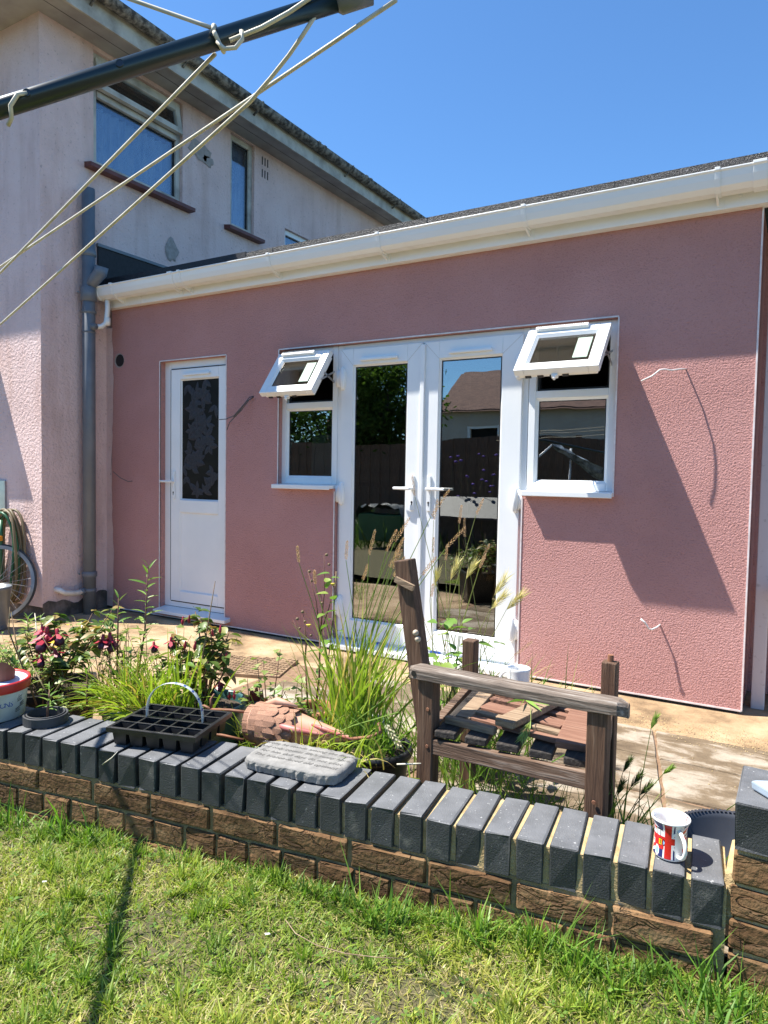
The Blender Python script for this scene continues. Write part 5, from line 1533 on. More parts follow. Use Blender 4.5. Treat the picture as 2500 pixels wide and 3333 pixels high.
mb = MB(); mb.lathe([(0, -.05), (.010, -.05), (.012, -.035), (.026, -.033), (.026, -.027), (.013, -.02), (.013, .02), (.026, .027), (.026, .033), (.012, .035), (.010, .05), (0, .05)], wc, 20, wn_); ob('hub', mb, 'rust', wh, smooth=True)
hs = thing('garden_hose', 'coil of green and brown garden hose hanging on the house wall', 'hose', (-5.66, -.70, .1))
for k in range(9):
    r_ = .16 + .006 * (k % 3); yy = -.645 - .022 * (k % 4); x0_ = -5.66 + .010 * k
    pts = [Vector((x0_ + r_ * .95 * math.cos(t), yy - .01 * math.sin(3 * t + k), .50 + (.36 + .012 * (k % 3)) * math.sin(t))) for t in [2 * PI * i / 30 for i in range(31)]]
    mb = MB(); mb.tube(pts, .011, 8, False); ob('hose_coil', mb, 'hose_green' if k % 3 == 0 else 'hose_brown', hs, smooth=True)
mb = MB(); mb.tube([(-5.60, -.74, .30), (-5.585, -.755, .52), (-5.575, -.755, .68), (-5.60, -.74, .80)], .014, 10); ob('hose_end', mb, 'hose_green', hs, smooth=True)
mb = MB(); mb.box(-5.595, -5.555, -.785, -.752, .635, .675); ob('connector', mb, 'orange', hs, bev=.004)
mb = MB(); mb.box(-6.05, -5.735, YC - .016, YC - .002, .80, 1.12); mp_ = ob('metal_sheet', mb, 'steel', loc=(-5.9, YC, .8)); tag(mp_, 'grey metal sheet fixed to the house wall above the hose', 'sheet')
mb = MB(); mb.lathe([(.11, 0), (.135, .30), (.143, .302), (.143, .325), (.132, .325), (.105, .02), (0, .02)], (-5.265, -1.02, 0), 28); bn = ob('grey_bucket', mb, 'pipe_grey', loc=(-5.265, -1.02, 0), smooth=True); tag(bn, 'grey plastic bucket at the left edge by the wheel', 'bucket')

# ------------------------------------------------------------------ vegetation helpers
def cvar(c, s=.2):
    f_ = 1 + random.uniform(-s, s); return (c[0] * f_ * random.uniform(.9, 1.12), c[1] * f_, c[2] * f_, 1)
def blade(mb, base, d, length, width, droop=.5, n=5, col=(.12, .22, .03), tipcol=None, twist=0):
    """arching grass blade"""
    base = Vector(base); d = Vector(d).normalized(); side = d.cross(Vector((random.uniform(-1, 1), random.uniform(-1, 1), .2)))
    if side.length < 1e-3: side = Vector((1, 0, 0))
    side.normalize(); p = base.copy(); o = len(mb.v); cc = cvar(col); tc_ = tipcol or col
    st = length / n
    for i in range(n + 1):
        t = i / n; w = width * (1 - t ** 2.2) * (.75 + .5 * min(t * 3, 1)) * .5
        k_ = tuple(cc[j] * (1 - t) + tc_[j] * t for j in range(3)) + (1,)
        if i == n:
            mb.v.append(tuple(p)); mb.col.append(k_)
        else:
            mb.v.append(tuple(p - side * w)); mb.v.append(tuple(p + side * w)); mb.col += [k_, k_]
        p = p + d * st
        d = (d + Vector((0, 0, -droop * st / max(length, .01) * (1 + t)))).normalized()
    for i in range(n - 1):
        a = o + 2 * i; mb.face((a, a + 1, a + 3, a + 2))
    a = o + 2 * (n - 1); mb.face((a, a + 1, a + 2))
    return p
def stalk(mb, pts, r, col, n=5):
    o = len(mb.v); mb.tube(pts, r, n); c_ = tuple(col) + (1,)
    mb.col += [c_] * (len(mb.v) - o)
def seedhead(parent, p, d, L, r, col, nm='seed_head', n=46):
    """loose spike of small husks"""
    mb = MB(); d = Vector(d).normalized(); u = d.orthogonal().normalized(); w = d.cross(u); p = Vector(p)
    for k in range(n):
        t = (k + .5) / n; a = k * 2.4; rr = r * (math.sin(PI * (.12 + .83 * t)) ** .7) * random.uniform(.45, 1.05)
        q = p + d * (L * t) + (u * math.cos(a) + w * math.sin(a)) * rr * .55
        dd = (d * 1.1 + (u * math.cos(a) + w * math.sin(a)) * .75).normalized(); s = d.cross(dd).normalized() * r * .30
        l_ = r * random.uniform(1.1, 1.7); o = len(mb.v)
        mb.v += [tuple(q), tuple(q + dd * l_ * .45 + s), tuple(q + dd * l_), tuple(q + dd * l_ * .45 - s), tuple(q + dd * l_ * .45 + dd.cross(s).normalized() * r * .25)]
        mb.col += [cvar(col, .25)] * 5
        for f_ in ((0, 1, 4), (1, 2, 4), (2, 3, 4), (3, 0, 4)): mb.face([o + i for i in f_])
    return ob(nm, mb, 'straw', parent)
def bristle(parent, p, d, L, col, n=42):
    """awned barley head"""
    mb = MB(); d = Vector(d).normalized(); u = d.orthogonal().normalized(); w = d.cross(u); p = Vector(p)
    for k in range(n):
        t = k / n; a = k * 2.4; q = p + d * (L * t)
        dd = (d * 1.5 + (u * math.cos(a) + w * math.sin(a)) * .55).normalized()
        blade(mb, q, dd, L * .8, .0028, 0, 2, col, tuple(c * 1.25 for c in col))
    return ob('barley_head', mb, 'straw', parent)
def leaf_mesh(nm, m_, wr=.5, fold=.18, K=6, point=1.0, lobes=0):
    lm = MB()
    for i in range(K + 1):
        t = i / K; hw = wr * .5 * (math.sin(PI * t ** .85) ** .9) * (1 - .25 * t) + .004
        if lobes: hw *= 1 + .35 * math.cos(t * lobes * 2 * PI)
        z = -.22 * t * t
        lm.v += [(t, -hw, z + fold * hw), (t, 0, z), (t, hw, z + fold * hw)]
    for i in range(K):
        a = 3 * i; lm.face((a, a + 3, a + 4, a + 1)); lm.face((a + 1, a + 4, a + 5, a + 2))
    return meshdata(nm, lm, m_, True)
LF_F = leaf_mesh('leaf', 'leaf_fuchsia', .62, .35)
LF_B = leaf_mesh('leaf', 'leaf_bright', .62, .25)
LF_N = leaf_mesh('leaf', 'leaf_bright', .20, .5)
LF_I = leaf_mesh('leaf', 'leaf_ivy', .95, .25, 8, 1, 2)
LF_Y = leaf_mesh('leaf', 'yellow_leaf', .55, .3)
def put_leaf(parent, me, p, d, s, up_=None):
    d = Vector(d).normalized(); u = Vector(up_ or (random.uniform(-.4, .4), random.uniform(-.4, .4), 1)); sd_ = u.cross(d)
    if sd_.length < 1e-3: sd_ = d.orthogonal()
    sd_.normalize(); n = d.cross(sd_)
    Mx = Matrix((d * s, sd_ * s, n * s)).transposed().to_4x4(); Mx.translation = Vector(p)
    return inst('leaf', me, parent, Mx)

def flower_mesh():
    mb = MB(); n = 10
    prof = [(0, 0), (.10, -.05), (.12, -.35), (.16, -.5), (.26, -.62), (.30, -.85), (.22, -1.0), (.05, -.95)]
    mb.lathe(prof[:5], (0, 0, 0), n); 
    for k in range(4):
        a = k * PI / 2; o = len(mb.v)
        d = Vector((math.cos(a), math.sin(a), 0)); s = Vector((-math.sin(a), math.cos(a), 0))
        mb.add([d * .12 + Vector((0, 0, -.35)) - s * .1, d * .12 + Vector((0, 0, -.35)) + s * .1, d * .42 + s * .16 + Vector((0, 0, -.55)), d * .66 + Vector((0, 0, -.62)), d * .42 - s * .16 + Vector((0, 0, -.55))], [(0, 1, 2, 3, 4)])
    mb.mi = 1; mb.lathe(prof[3:], (0, 0, 0), n)
    mb.mi = 0
    for k in range(4):
        a = k * 1.6; mb.tube([(0, 0, -.9), (.05 * math.cos(a), .05 * math.sin(a), -1.35)], .012, 4)
    return meshdata('flower', mb, ['petal', 'petal_dark'], True)
def bud_mesh():
    mb = MB(); mb.lathe([(0, 0), (.09, -.08), (.10, -.3), (.17, -.55), (.15, -.8), (.05, -1.0), (0, -1.05)], (0, 0, 0), 10); return meshdata('bud', mb, 'petal', True)
FLW, BUD = flower_mesh(), bud_mesh()

def fuchsia(nm, label, base, tips, nleaf, seed):
    rs = random.Random(seed); random.seed(seed)
    t = thing(nm, label, 'plant', base)
    mb = MB(); nodes = []
    base = Vector(base)
    for tp in tips:
        tp = Vector(tp); mid = base * .5 + tp * .5 + Vector((rs.uniform(-.03, .03), rs.uniform(-.03, .03), .02)); pts = [base + Vector((rs.uniform(-.03, .03), rs.uniform(-.03, .03), 0)), base * .75 + mid * .25 + Vector((rs.uniform(-.01, .01), 0, .02)), mid, tp]
        mb.tube(pts, [.005, .0042, .0034, .0018], 6)
        for i in range(8):
            f_ = .30 + .70 * i / 7; q = mid * (1 - (f_ - .3) / .7) + tp * ((f_ - .3) / .7); nodes.append((q, (tp - mid).normalized()))
    ob('stem', mb, 'stem_red', t, smooth=True)
    for k in range(nleaf):
        q, d = nodes[k % len(nodes)]
        a = rs.uniform(0, 6.28); dd = Vector((math.cos(a), math.sin(a), rs.uniform(-.5, .45)))
        put_leaf(t, LF_F, q + Vector((rs.uniform(-.012, .012), rs.uniform(-.012, .012), rs.uniform(-.012, .012))), dd, rs.uniform(.034, .070))
    return t, nodes
def hang(parent, me, p, s, nm, tilt=.15):
    Mx = Matrix.Translation(p) @ Euler((random.uniform(-tilt, tilt), random.uniform(-tilt, tilt), random.uniform(0, 6))).to_matrix().to_4x4() @ Matrix.Scale(s, 4)
    return inst(nm, me, parent, Mx)

# fuchsia in the black planter
fa, nd = fuchsia('fuchsia_plant', 'fuchsia with wilted crimson flowers in the black planter', (-2.70, -2.24, .26),
    [(-2.64, -2.27, .61), (-2.53, -2.22, .57), (-2.80, -2.30, .52), (-2.42, -2.18, .53), (-2.90, -2.28, .45), (-2.60, -2.12, .60), (-2.72, -2.16, .50), (-2.45, -2.28, .47), (-2.55, -2.34, .44), (-2.5, -2.1, .62), (-2.40, -2.2, .60)], 290, 21)
for (x, y, z, s) in ((-2.66, -2.31, .58, .055), (-2.62, -2.32, .575, .06), (-2.585, -2.30, .57, .055), (-2.64, -2.33, .555, .06), (-2.60, -2.33, .545, .055), (-2.40, -2.22, .555, .048), (-2.385, -2.2, .56, .05), (-2.365, -2.21, .55, .05), (-2.56, -2.33, .50, .045), (-2.61, -2.35, .47, .04)):
    hang(fa, FLW, Vector((x, y, z)), s * 1.3, 'flower', .4)
for (x, y, z) in ((-2.585, -2.33, .515), (-2.53, -2.30, .59), (-2.55, -2.34, .505)): put_leaf(fa, LF_Y, (x, y, z), (.8, -.3, .3), .048)
# fuchsia in the green pot
fb, nd = fuchsia('fuchsia_plant', 'fuchsia with hanging red buds in the dark green pot', (-1.985, -2.06, .28),
    [(-2.05, -2.06, .66), (-2.00, -2.08, .64), (-1.93, -2.10, .62), (-1.87, -2.06, .60), (-2.12, -2.1, .56), (-2.17, -2.04, .53), (-1.97, -2.0, .58), (-1.90, -2.14, .50), (-2.08, -2.14, .50), (-1.85, -2.10, .545), (-2.2, -2.08, .46), (-1.95, -2.14, .46)], 250, 33)
for i, (x, y, z, s) in enumerate(((-2.075, -2.10, .645, .035), (-2.04, -2.10, .655, .035), (-1.885, -2.09, .635, .035), (-1.90, -2.12, .62, .03), (-1.965, -2.14, .57, .04), (-2.03, -2.13, .56, .035), (-1.845, -2.1, .535, .035), (-1.81, -2.12, .395, .035), (-1.795, -2.11, .40, .035))):
    hang(fb, BUD, Vector((x, y, z)), s, 'bud')
for (x, y, z, s) in ((-2.11, -2.13, .565, .05), (-1.865, -2.12, .43, .045), (-2.22, -2.12, .53, .045)): hang(fb, FLW, Vector((x, y, z)), s, 'flower', .2)
mb = MB(); mb.tube([(-1.985, -2.06, .28), (-1.95, -2.12, .5), (-1.905, -2.1, .80)], [.004, .003, .0015], 6); ob('dry_stalk', mb, 'stem', fb, smooth=True)
mb = MB(); mb.tube([(-1.97, -2.06, .3), (-1.90, -2.1, .42), (-1.80, -2.12, .41)], [.003, .002, .0012], 6); ob('trailing_stem', mb, 'stem_red', fb, smooth=True)

# wiry weeds between the planters
def weeds(label, cx, cy, z0, n, sx, hr, seed):
    random.seed(seed); t = thing('weed_tangle', label, 'weeds', (cx, cy, z0)); mb = MB()
    for k in range(n):
        b_ = Vector((cx + random.gauss(0, sx * .5), cy + random.gauss(0, .05), z0)); e = b_ + Vector((random.gauss(0, sx * .8), random.gauss(0, .06), random.uniform(*hr))); m_ = (b_ + e) / 2 + Vector((random.gauss(0, .03), 0, .02))
        mb.tube([b_, m_, e], [.0022, .0016, .0009], 5)
        for j in range(5):
            f_ = .35 + .65 * j / 4; q = m_ + (e - m_) * max(0, (f_ - .4) / .6); put_leaf(t, random.choice((LF_N, LF_B, LF_I)), q, (random.gauss(0, 1), random.gauss(-.2, .8), random.uniform(-.2, .7)), random.uniform(.022, .048))
    ob('stem', mb, 'stem', t, smooth=True); return t
weeds('tangle of wiry weeds between the two fuchsias', -2.30, -2.10, .24, 26, .10, (.10, .36), 71)
weeds('tangle of weeds at the far left of the planter', -2.92, -2.25, .20, 22, .10, (.08, .30), 72)
weeds('low weeds in front of the black planter', -2.42, -2.40, .20, 9, .06, (.06, .16), 73)
weeds('yellowing weeds crowding the left fuchsia', -2.66, -2.30, .24, 34, .15, (.10, .32), 75)
weeds('straggling weeds behind the left fuchsia', -2.55, -2.12, .24, 26, .14, (.14, .34), 76)
weeds('leafy weeds at the foot of the right fuchsia', -2.06, -2.16, .24, 22, .10, (.08, .24), 77)
weeds('wiry weeds around the foot of the terracotta pot', -1.60, -1.98, .20, 16, .07, (.08, .26), 74)
# upright narrow-leaved stems
def lily(nm, label, base, top, n, L, lm=LF_N, group=None, bend=.0):
    t = thing(nm, label, 'plant', base, group); base, top = Vector(base), Vector(top)
    mb = MB(); mid = (base + top) / 2 + Vector((bend, 0, 0)); mb.tube([base, mid, top], [.0045, .0038, .002], 7); ob('stem', mb, 'stem_red', t, smooth=True)
    for k in range(n):
        f_ = .30 + .70 * k / (n - 1); q = base * (1 - f_) ** 2 + mid * 2 * f_ * (1 - f_) + top * f_ * f_; a = k * 2.4
        put_leaf(t, lm, q, (math.cos(a), math.sin(a), .55 - .3 * (1 - f_) + (1.2 if k > n - 4 else 0)), L * random.uniform(.75, 1.15) * (1 if k < n - 4 else .7))
    return t
random.seed(5)
lily('lily_stem', 'tall narrow-leaved lily stem in front of the side door', (-2.40, -2.06, .28), (-2.335, -2.05, .815), 26, .075, bend=.02)
lily('lily_stem', 'shorter narrow-leaved stem left of the tall lily', (-2.42, -2.14, .28), (-2.395, -2.15, .69), 18, .065)
lily('lily_stem', 'leafy young stem rising through the rubber rings', (-2.26, -2.56, .335), (-2.29, -2.53, .425), 11, .055)
lily('lily_stem', 'young leafy shoot between planter and trough', (-2.33, -2.35, .22), (-2.31, -2.36, .45), 12, .06)
lily('lily_stem', 'bright leafy tuft growing on the concrete by the house corner', (-4.52, -1.2, .0), (-4.52, -1.2, .2), 26, .09)
lily('lily_stem', 'small dark seedling by the house wall', (-4.66, -1.0, .0), (-4.68, -1.0, .15), 12, .06)
# bare twigs at the far left
tw_ = thing('bare_twig', 'bare brown twigs leaning over the left planter', 'twig', (-2.6, -2.36, .27))
for pts in ([(-2.62, -2.40, .26), (-2.75, -2.42, .38), (-3.0, -2.40, .44)], [(-2.60, -2.38, .27), (-2.66, -2.40, .42), (-2.72, -2.42, .56), (-2.71, -2.42, .66)], [(-2.45, -2.42, .33), (-2.52, -2.42, .40), (-2.70, -2.36, .46)], [(-2.50, -2.40, .30), (-2.44, -2.38, .39), (-2.33, -2.38, .43)], [(-2.75, -2.3, .3), (-2.86, -2.3, .45), (-2.90, -2.3, .60)]):
    mb = MB(); mb.tube(pts, [.004] + [.003] * (len(pts) - 2) + [.0015], 6); ob('twig', mb, 'stem', tw_, smooth=True)
# dry pale stalks
def drystalk(label, pts, r=.0028):
    mb = MB(); mb.tube(pts, [r] * (len(pts) - 1) + [r * .5], 6); return tag(ob('dry_stalk', mb, 'wood_tan' if 'lawn' in label else 'line', loc=pts[0], smooth=True), label, 'stalk')
drystalk('pale dry stalk standing before the house corner', [(-4.33, -1.25, .0), (-4.42, -1.2, .13), (-4.47, -1.18, .235)], .005)
drystalk('pale leaning stalk right of the yellow leaf', [(-2.13, -2.05, .36), (-2.16, -2.04, .48), (-2.18, -2.04, .58)])
drystalk('short dry straw on the front of the coping', [(-1.852, -2.645, .29), (-1.80, -2.65, .325), (-1.785, -2.64, .345)], .0018)
drystalk('pale stick by the chair leg', [(-1.03, -2.22, .33), (-.985, -2.20, .335), (-.955, -2.205, .345)], .003)
drystalk('long dry straw lying on the lawn right of centre', [(-1.06, -2.72, .105), (-1.0, -2.755, .11), (-.93, -2.765, .112), (-.86, -2.755, .113), (-.79, -2.73, .115), (-.72, -2.70, .12)], .0011)
drystalk('thin dry straw lying on the lawn at left', [(-1.50, -2.98, .07), (-1.42, -2.90, .075), (-1.36, -2.82, .08)], .0014)

# grass clump in the green trough: yellow-green, flopping to the left
gc = thing('grass_clump', 'yellow-green grass clump flopping over the low wall', 'grass', (-2.15, -2.235, .27))
mb = MB(); random.seed(8)
YG = (.32, .42, .045)
for k in range(460):
    b_ = (-2.15 + random.uniform(-.13, .13), -2.235 + random.uniform(-.05, .05), .27)
    a = random.gauss(0, .55)
    d = Vector((-.85 + random.gauss(0, .45), -.35 + random.gauss(0, .35), random.uniform(.35, 1.0))) if random.random() < .55 else Vector((random.gauss(.1, .35), random.gauss(0, .3), 1))
    blade(mb, b_, d, random.uniform(.14, .32), random.uniform(.0045, .008), random.uniform(.5, 1.3), 5, YG if random.random() < .85 else (.42, .30, .10))
o_ = ob('grass_blades', mb, 'fol', gc); tag(o_, kind='stuff')
gm = thing('grass_clump', 'tall yellow-green grass blades between trough and green pot', 'grass', (-2.0, -2.16, .2))
mb = MB()
for k in range(70):
    b_ = (-2.0 + random.uniform(-.10, .08), -2.17 + random.uniform(-.03, .03), .2)
    blade(mb, b_, (random.gauss(.0, .22), random.gauss(-.05, .15), 1), random.uniform(.22, .42), random.uniform(.006, .010), random.uniform(.2, .9), 6, YG)
tag(ob('grass_blades', mb, 'fol', gm), kind='stuff')

# tall grass D
td = thing('grass_clump', 'tall flowering grass clump in front of the french doors', 'grass', (-1.38, -1.95, .27))
mb = MB(); random.seed(12)
for k in range(200):
    b_ = Vector((-1.38 + random.gauss(0, .05), -1.95 + random.gauss(0, .045), .27))
    d = Vector((random.gauss(.12, .26), random.gauss(0, .2), 1))
    col = (.25, .36, .045) if random.random() < .55 else (.40, .46, .08) if random.random() < .7 else (.50, .38, .15)
    blade(mb, b_, d, random.uniform(.22, .55), random.uniform(.005, .009), random.uniform(.1, .7), 6, col)
heads = [(-1.19, 1.045, .10), (-1.23, 1.0, .085), (-1.30, .985, .09), (-1.265, .93, .08), (-1.24, .90, .08), (-1.21, .935, .075), (-1.46, .935, .07), (-1.535, .93, .06), (-1.55, .83, .05), (-1.26, .965, .07), (-1.18, .86, .075), (-1.345, .87, .06), (-1.09, 1.14, .11), (-1.11, .92, .08), (-1.02, 1.03, .10)]
for (x, z, L) in heads:
    b_ = Vector((-1.38 + random.gauss(0, .03), -1.95 + random.gauss(0, .03), .27)); e = Vector((x, -1.95 + random.gauss(0, .05), z - L * .6)); m_ = b_ * .45 + e * .55 + Vector((-.04 * (x + 1.38), 0, .05))
    pts = [b_, b_ * .5 + m_ * .5 + Vector((0, 0, .04)), m_, e]
    stalk(mb, pts, [.0024, .0022, .0018, .0012], (.22, .30, .07))
    seedhead(td, e, (e - m_).normalized() + Vector((.25, 0, .1)), L, .0066, (.45, .29, .17))
tag(ob('grass_blades', mb, 'fol', td), kind='stuff')

# sow-thistle like weed left of the tall grass
we = thing('weed_plant', 'tall spindly weed with small yellow flowers left of the grass', 'plant', (-1.57, -1.9, .28))
mb = MB(); random.seed(3)
tips = [(-1.53, .91), (-1.64, .68), (-1.61, .84), (-1.50, .80), (-1.56, .76), (-1.665, .65), (-1.61, .63)]
B0 = Vector((-1.575, -1.9, .28)); M1 = Vector((-1.555, -1.9, .60)); M2 = Vector((-1.625, -1.9, .48))
mb.tube([B0, (B0 + M1) / 2 + Vector((.008, 0, 0)), M1], [.005, .004, .003], 7); mb.tube([B0 + Vector((-.03, 0, 0)), M2], [.004, .003], 7)
for (x, z) in tips:
    s_ = M2 if z < .7 else M1; e = Vector((x, -1.9 + random.uniform(-.03, .03), z)); mb.tube([s_, (s_ + e) / 2 + Vector((.01, 0, .01)), e], [.0026, .0018, .0010], 6)
ob('stem', mb, 'stem_red', we, smooth=True)
fmb = MB(); fmb.lathe([(0, 0), (.5, .1), (.6, .6), (.35, 1.0), (0, 1.05)], (0, 0, 0), 8); FB_ = meshdata('flower_bud', fmb, 'stem', True)
ymb = MB(); ymb.lathe([(0, 0), (.4, .15), (.5, .5), (1.0, .9), (.5, 1.0), (0, .9)], (0, 0, 0), 10); FY_ = meshdata('yellow_flower', ymb, 'yellow_flower', True)
for i, (x, z) in enumerate(tips):
    me = FY_ if i in (3, 6) else FB_
    inst('flower_bud', me, we, Matrix.Translation((x, -1.9, z - .005)) @ Matrix.Scale(.011, 4))
    inst('flower_bud', FB_, we, Matrix.Translation((x + .012, -1.9, z - .04)) @ Matrix.Scale(.009, 4))
for k in range(16):
    put_leaf(we, LF_B if k % 3 else LF_N, B0 + (M1 - B0) * random.uniform(0, .9) + Vector((0, 0, 0)), (random.gauss(0, 1), random.gauss(0, 1), random.uniform(-.1, .5)), random.uniform(.03, .06))
# leafy climber among the tall grass
lc = thing('leafy_shoot', 'bright leafy shoot twining through the tall grass', 'plant', (-1.47, -1.93, .28))
mb = MB(); mb.tube([(-1.47, -1.93, .28), (-1.49, -1.94, .5), (-1.46, -1.95, .7), (-1.45, -1.95, .86)], .0025, 6); ob('stem', mb, 'stem', lc, smooth=True)
for k in range(22):
    z = .45 + .4 * k / 21; put_leaf(lc, LF_B, (-1.47 + random.uniform(-.03, .03), -1.95, z), (random.gauss(0, 1), random.gauss(-.3, .6), random.uniform(-.2, .5)), random.uniform(.03, .055))

# ivy-like plant beside the cockerel
iv = thing('ivy_plant', 'small yellow-green ivy on wiry stems beside the cockerel', 'plant', (-1.66, -2.08, .2))
random.seed(17)
tips = [(-1.78, .40), (-1.72, .46), (-1.62, .57), (-1.65, .53), (-1.58, .46), (-1.53, .45), (-1.75, .34), (-1.60, .40), (-1.70, .53)]
for (x, z) in tips:
    e = Vector((x, -2.1 + random.uniform(-.05, .05), z)); b_ = Vector((-1.66, -2.08, .2)); m_ = (b_ + e) / 2 + Vector((random.uniform(-.04, .04), 0, .03))
    mb = MB(); mb.tube([b_, m_, e], [.0028, .002, .001], 6); ob('stem', mb, 'stem_red', iv, smooth=True)
    for k in range(7):
        f_ = .45 + .55 * k / 6; put_leaf(iv, LF_I, m_ + (e - m_) * max(0, (f_ - .45) / .55) + Vector((random.uniform(-.012, .012), random.uniform(-.012, .012), random.uniform(-.01, .01))), (random.gauss(0, 1), random.gauss(-.4, .7), random.uniform(-.3, .5)), random.uniform(.020, .034))
# grass tufts around hen and pots
def tuft(label, c, n, spread, Lr, cols, wr=(.004, .007), lean=(0, 0), droop=(.3, 1.0), seed=1, name='grass_tuft'):
    random.seed(seed); t = thing(name, label, 'grass', c); mb = MB()
    for k in range(n):
        b_ = (c[0] + random.gauss(0, spread[0]), c[1] + random.gauss(0, spread[1]), c[2])
        blade(mb, b_, (lean[0] + random.gauss(0, .4), lean[1] + random.gauss(0, .35), 1), random.uniform(*Lr), random.uniform(*wr), random.uniform(*droop), 5, random.choice(cols))
    tag(ob('grass_blades', mb, 'fol', t), kind='stuff'); return t
GR = [(.10, .20, .03), (.15, .26, .04), (.22, .30, .06)]
tuft('yellow-green grass tuft left of the metal hen', (-1.64, -2.12, .18), 90, (.04, .04), (.12, .26), [YG, (.20, .30, .04)], seed=2)
tuft('flattened yellow grass hanging out below the metal hen', (-1.33, -2.18, .275), 110, (.09, .03), (.08, .17), [YG, (.36, .32, .09), (.45, .34, .13)], lean=(.2, -.7), droop=(1.2, 2.4), seed=3)
tuft('green and straw grass sprawling over the tail of the metal hen', (-1.30, -2.22, .27), 60, (.09, .015), (.10, .22), [YG, (.30, .38, .06), (.48, .38, .16)], lean=(.5, -.15), droop=(.4, 1.6), seed=31)
tuft('weedy grass in the black pot beside the chair', (-1.20, -2.06, .27), 120, (.05, .05), (.10, .24), GR, lean=(.1, -.1), seed=4)
tuft('green grass growing behind the chair back', (-1.13, -1.45, .0), 260, (.14, .16), (.25, .52), GR, seed=5, lean=(.05, 0), droop=(.1, .6))
tuft('shaded grass growing under the chair seat', (-.72, -1.98, .0), 330, (.16, .12), (.16, .36), GR, seed=6)
tuft('grass at the foot of the far chair leg', (-.42, -1.80, .0), 46, (.05, .05), (.12, .30), GR, seed=7)
tuft('dry and green grass by the french door threshold', (-1.25, -.75, .0), 110, (.14, .12), (.15, .40), GR + [(.45, .36, .16)], seed=9)
tuft('small tuft growing in the paving behind the printed mug', (-.30, -1.62, .0), 9, (.015, .015), (.05, .10), GR, wr=(.008, .012), seed=10)
tuft('grass patch at the far left of the concrete', (-4.15, -1.75, .0), 500, (.22, .22), (.06, .16), GR, seed=11)
# barley and seed heads behind the chair
bg_ = thing('barley_grass', 'ripening wild barley stems standing behind the chair', 'grass', (-1.2, -1.35, 0))
mb = MB(); random.seed(14)
for (x, z, L, kind) in ((-1.45, 1.17, .09, 0), (-1.36, 1.07, .09, 0), (-1.27, 1.05, .08, 0), (-1.245, .99, .08, 0), (-1.42, .90, .07, 0), (-1.33, .88, .07, 0), (-1.15, .90, .07, 0), (-1.20, .82, .07, 1), (-1.31, .80, .075, 1), (-1.09, .76, .08, 1), (-1.05, .70, .085, 1), (-1.12, .69, .08, 1), (-1.36, .76, .07, 1), (-1.41, .70, .06, 0), (-1.39, .61, .06, 0), (-.985, .54, .11, 0), (-1.18, 1.09, .07, 0), (-1.155, .86, .06, 0)):
    b_ = Vector((-1.2 + random.gauss(0, .08), -1.35 + random.gauss(0, .06), 0)); e = Vector((x, -1.3 + random.gauss(0, .04), z - L * .5)); m_ = b_ * .4 + e * .6 + Vector((-.03, 0, .05))
    stalk(mb, [b_, b_ * .5 + m_ * .5, m_, e], [.0022, .002, .0016, .001], (.28, .30, .09))
    d = (e - m_).normalized() + Vector((.35 if kind else .15, 0, -.05))
    if kind: bristle(bg_, e, d, L, (.55, .48, .22))
    else: seedhead(bg_, e, d, L, .0066, (.43, .28, .18))
tag(ob('stems', mb, 'fol', bg_), kind='stuff')
# broad-leaved plant behind the chair
hp = thing('broadleaf_plant', 'bright broad-leaved plant between chair back and french doors', 'plant', (-1.2, -1.5, 0))
mb = MB(); random.seed(19)
for k in range(6): mb.tube([(-1.2, -1.5, 0), (-1.2 + random.gauss(0, .05), -1.5, .3), (-1.2 + random.gauss(0, .09), -1.5 + random.gauss(0, .05), random.uniform(.45, .6))], [.004, .003, .0015], 6)
ob('stem', mb, 'stem', hp, smooth=True)
for k in range(60): put_leaf(hp, LF_B, (-1.2 + random.gauss(0, .07), -1.5 + random.gauss(0, .05), random.uniform(.28, .62)), (random.gauss(0, 1), random.gauss(-.3, .8), random.uniform(-.3, .6)), random.uniform(.04, .085))
# green foxtails right of the chair
fx = thing('foxtail_grass', 'green foxtail grass stems right of the chair', 'grass', (-.44, -1.76, 0))
mb = MB(); random.seed(23)
for (x, z, L) in ((-.375, .455, .055), (-.335, .315, .045), (-.455, .30, .06), (-.43, .26, .07), (-.40, .24, .065), (-.47, .22, .06)):
    b_ = Vector((-.45 + random.gauss(0, .02), -1.76, 0)); e = Vector((x, -1.76, z - L * .4)); m_ = (b_ + e) / 2 + Vector((-.01, 0, .03))
    stalk(mb, [b_, m_, e], [.002, .0016, .001], (.14, .20, .05)); bristle(fx, e, (e - m_).normalized() + Vector((.2, 0, 0)), L * .7, (.20, .30, .06) if z > .3 else (.09, .13, .04), 46)
tag(ob('stems', mb, 'fol', fx), kind='stuff')
# grass sprigs on the chair seat
sg = thing('grass_sprig', 'green grass sprig fallen across the chair seat', 'grass', (-.72, -2.0, .48))
mb = MB(); random.seed(29)
for d, L in (((.6, -.6, .05), .12), ((.8, -.3, .1), .10), ((.2, -1, .12), .11), ((-.3, -.8, .1), .09)): blade(mb, (-.74, -1.90, .50), d, L, .009, .15, 5, (.22, .36, .07))
stalk(mb, [(-.70, -1.96, .50), (-.675, -2.03, .485), (-.66, -2.08, .475)], .0012, (.3, .36, .12))
tag(ob('sprig_blades', mb, 'fol', sg), kind='stuff'); bristle(sg, (-.665, -2.06, .49), (-.1, -.7, -.55), .06, (.34, .42, .13), 46)
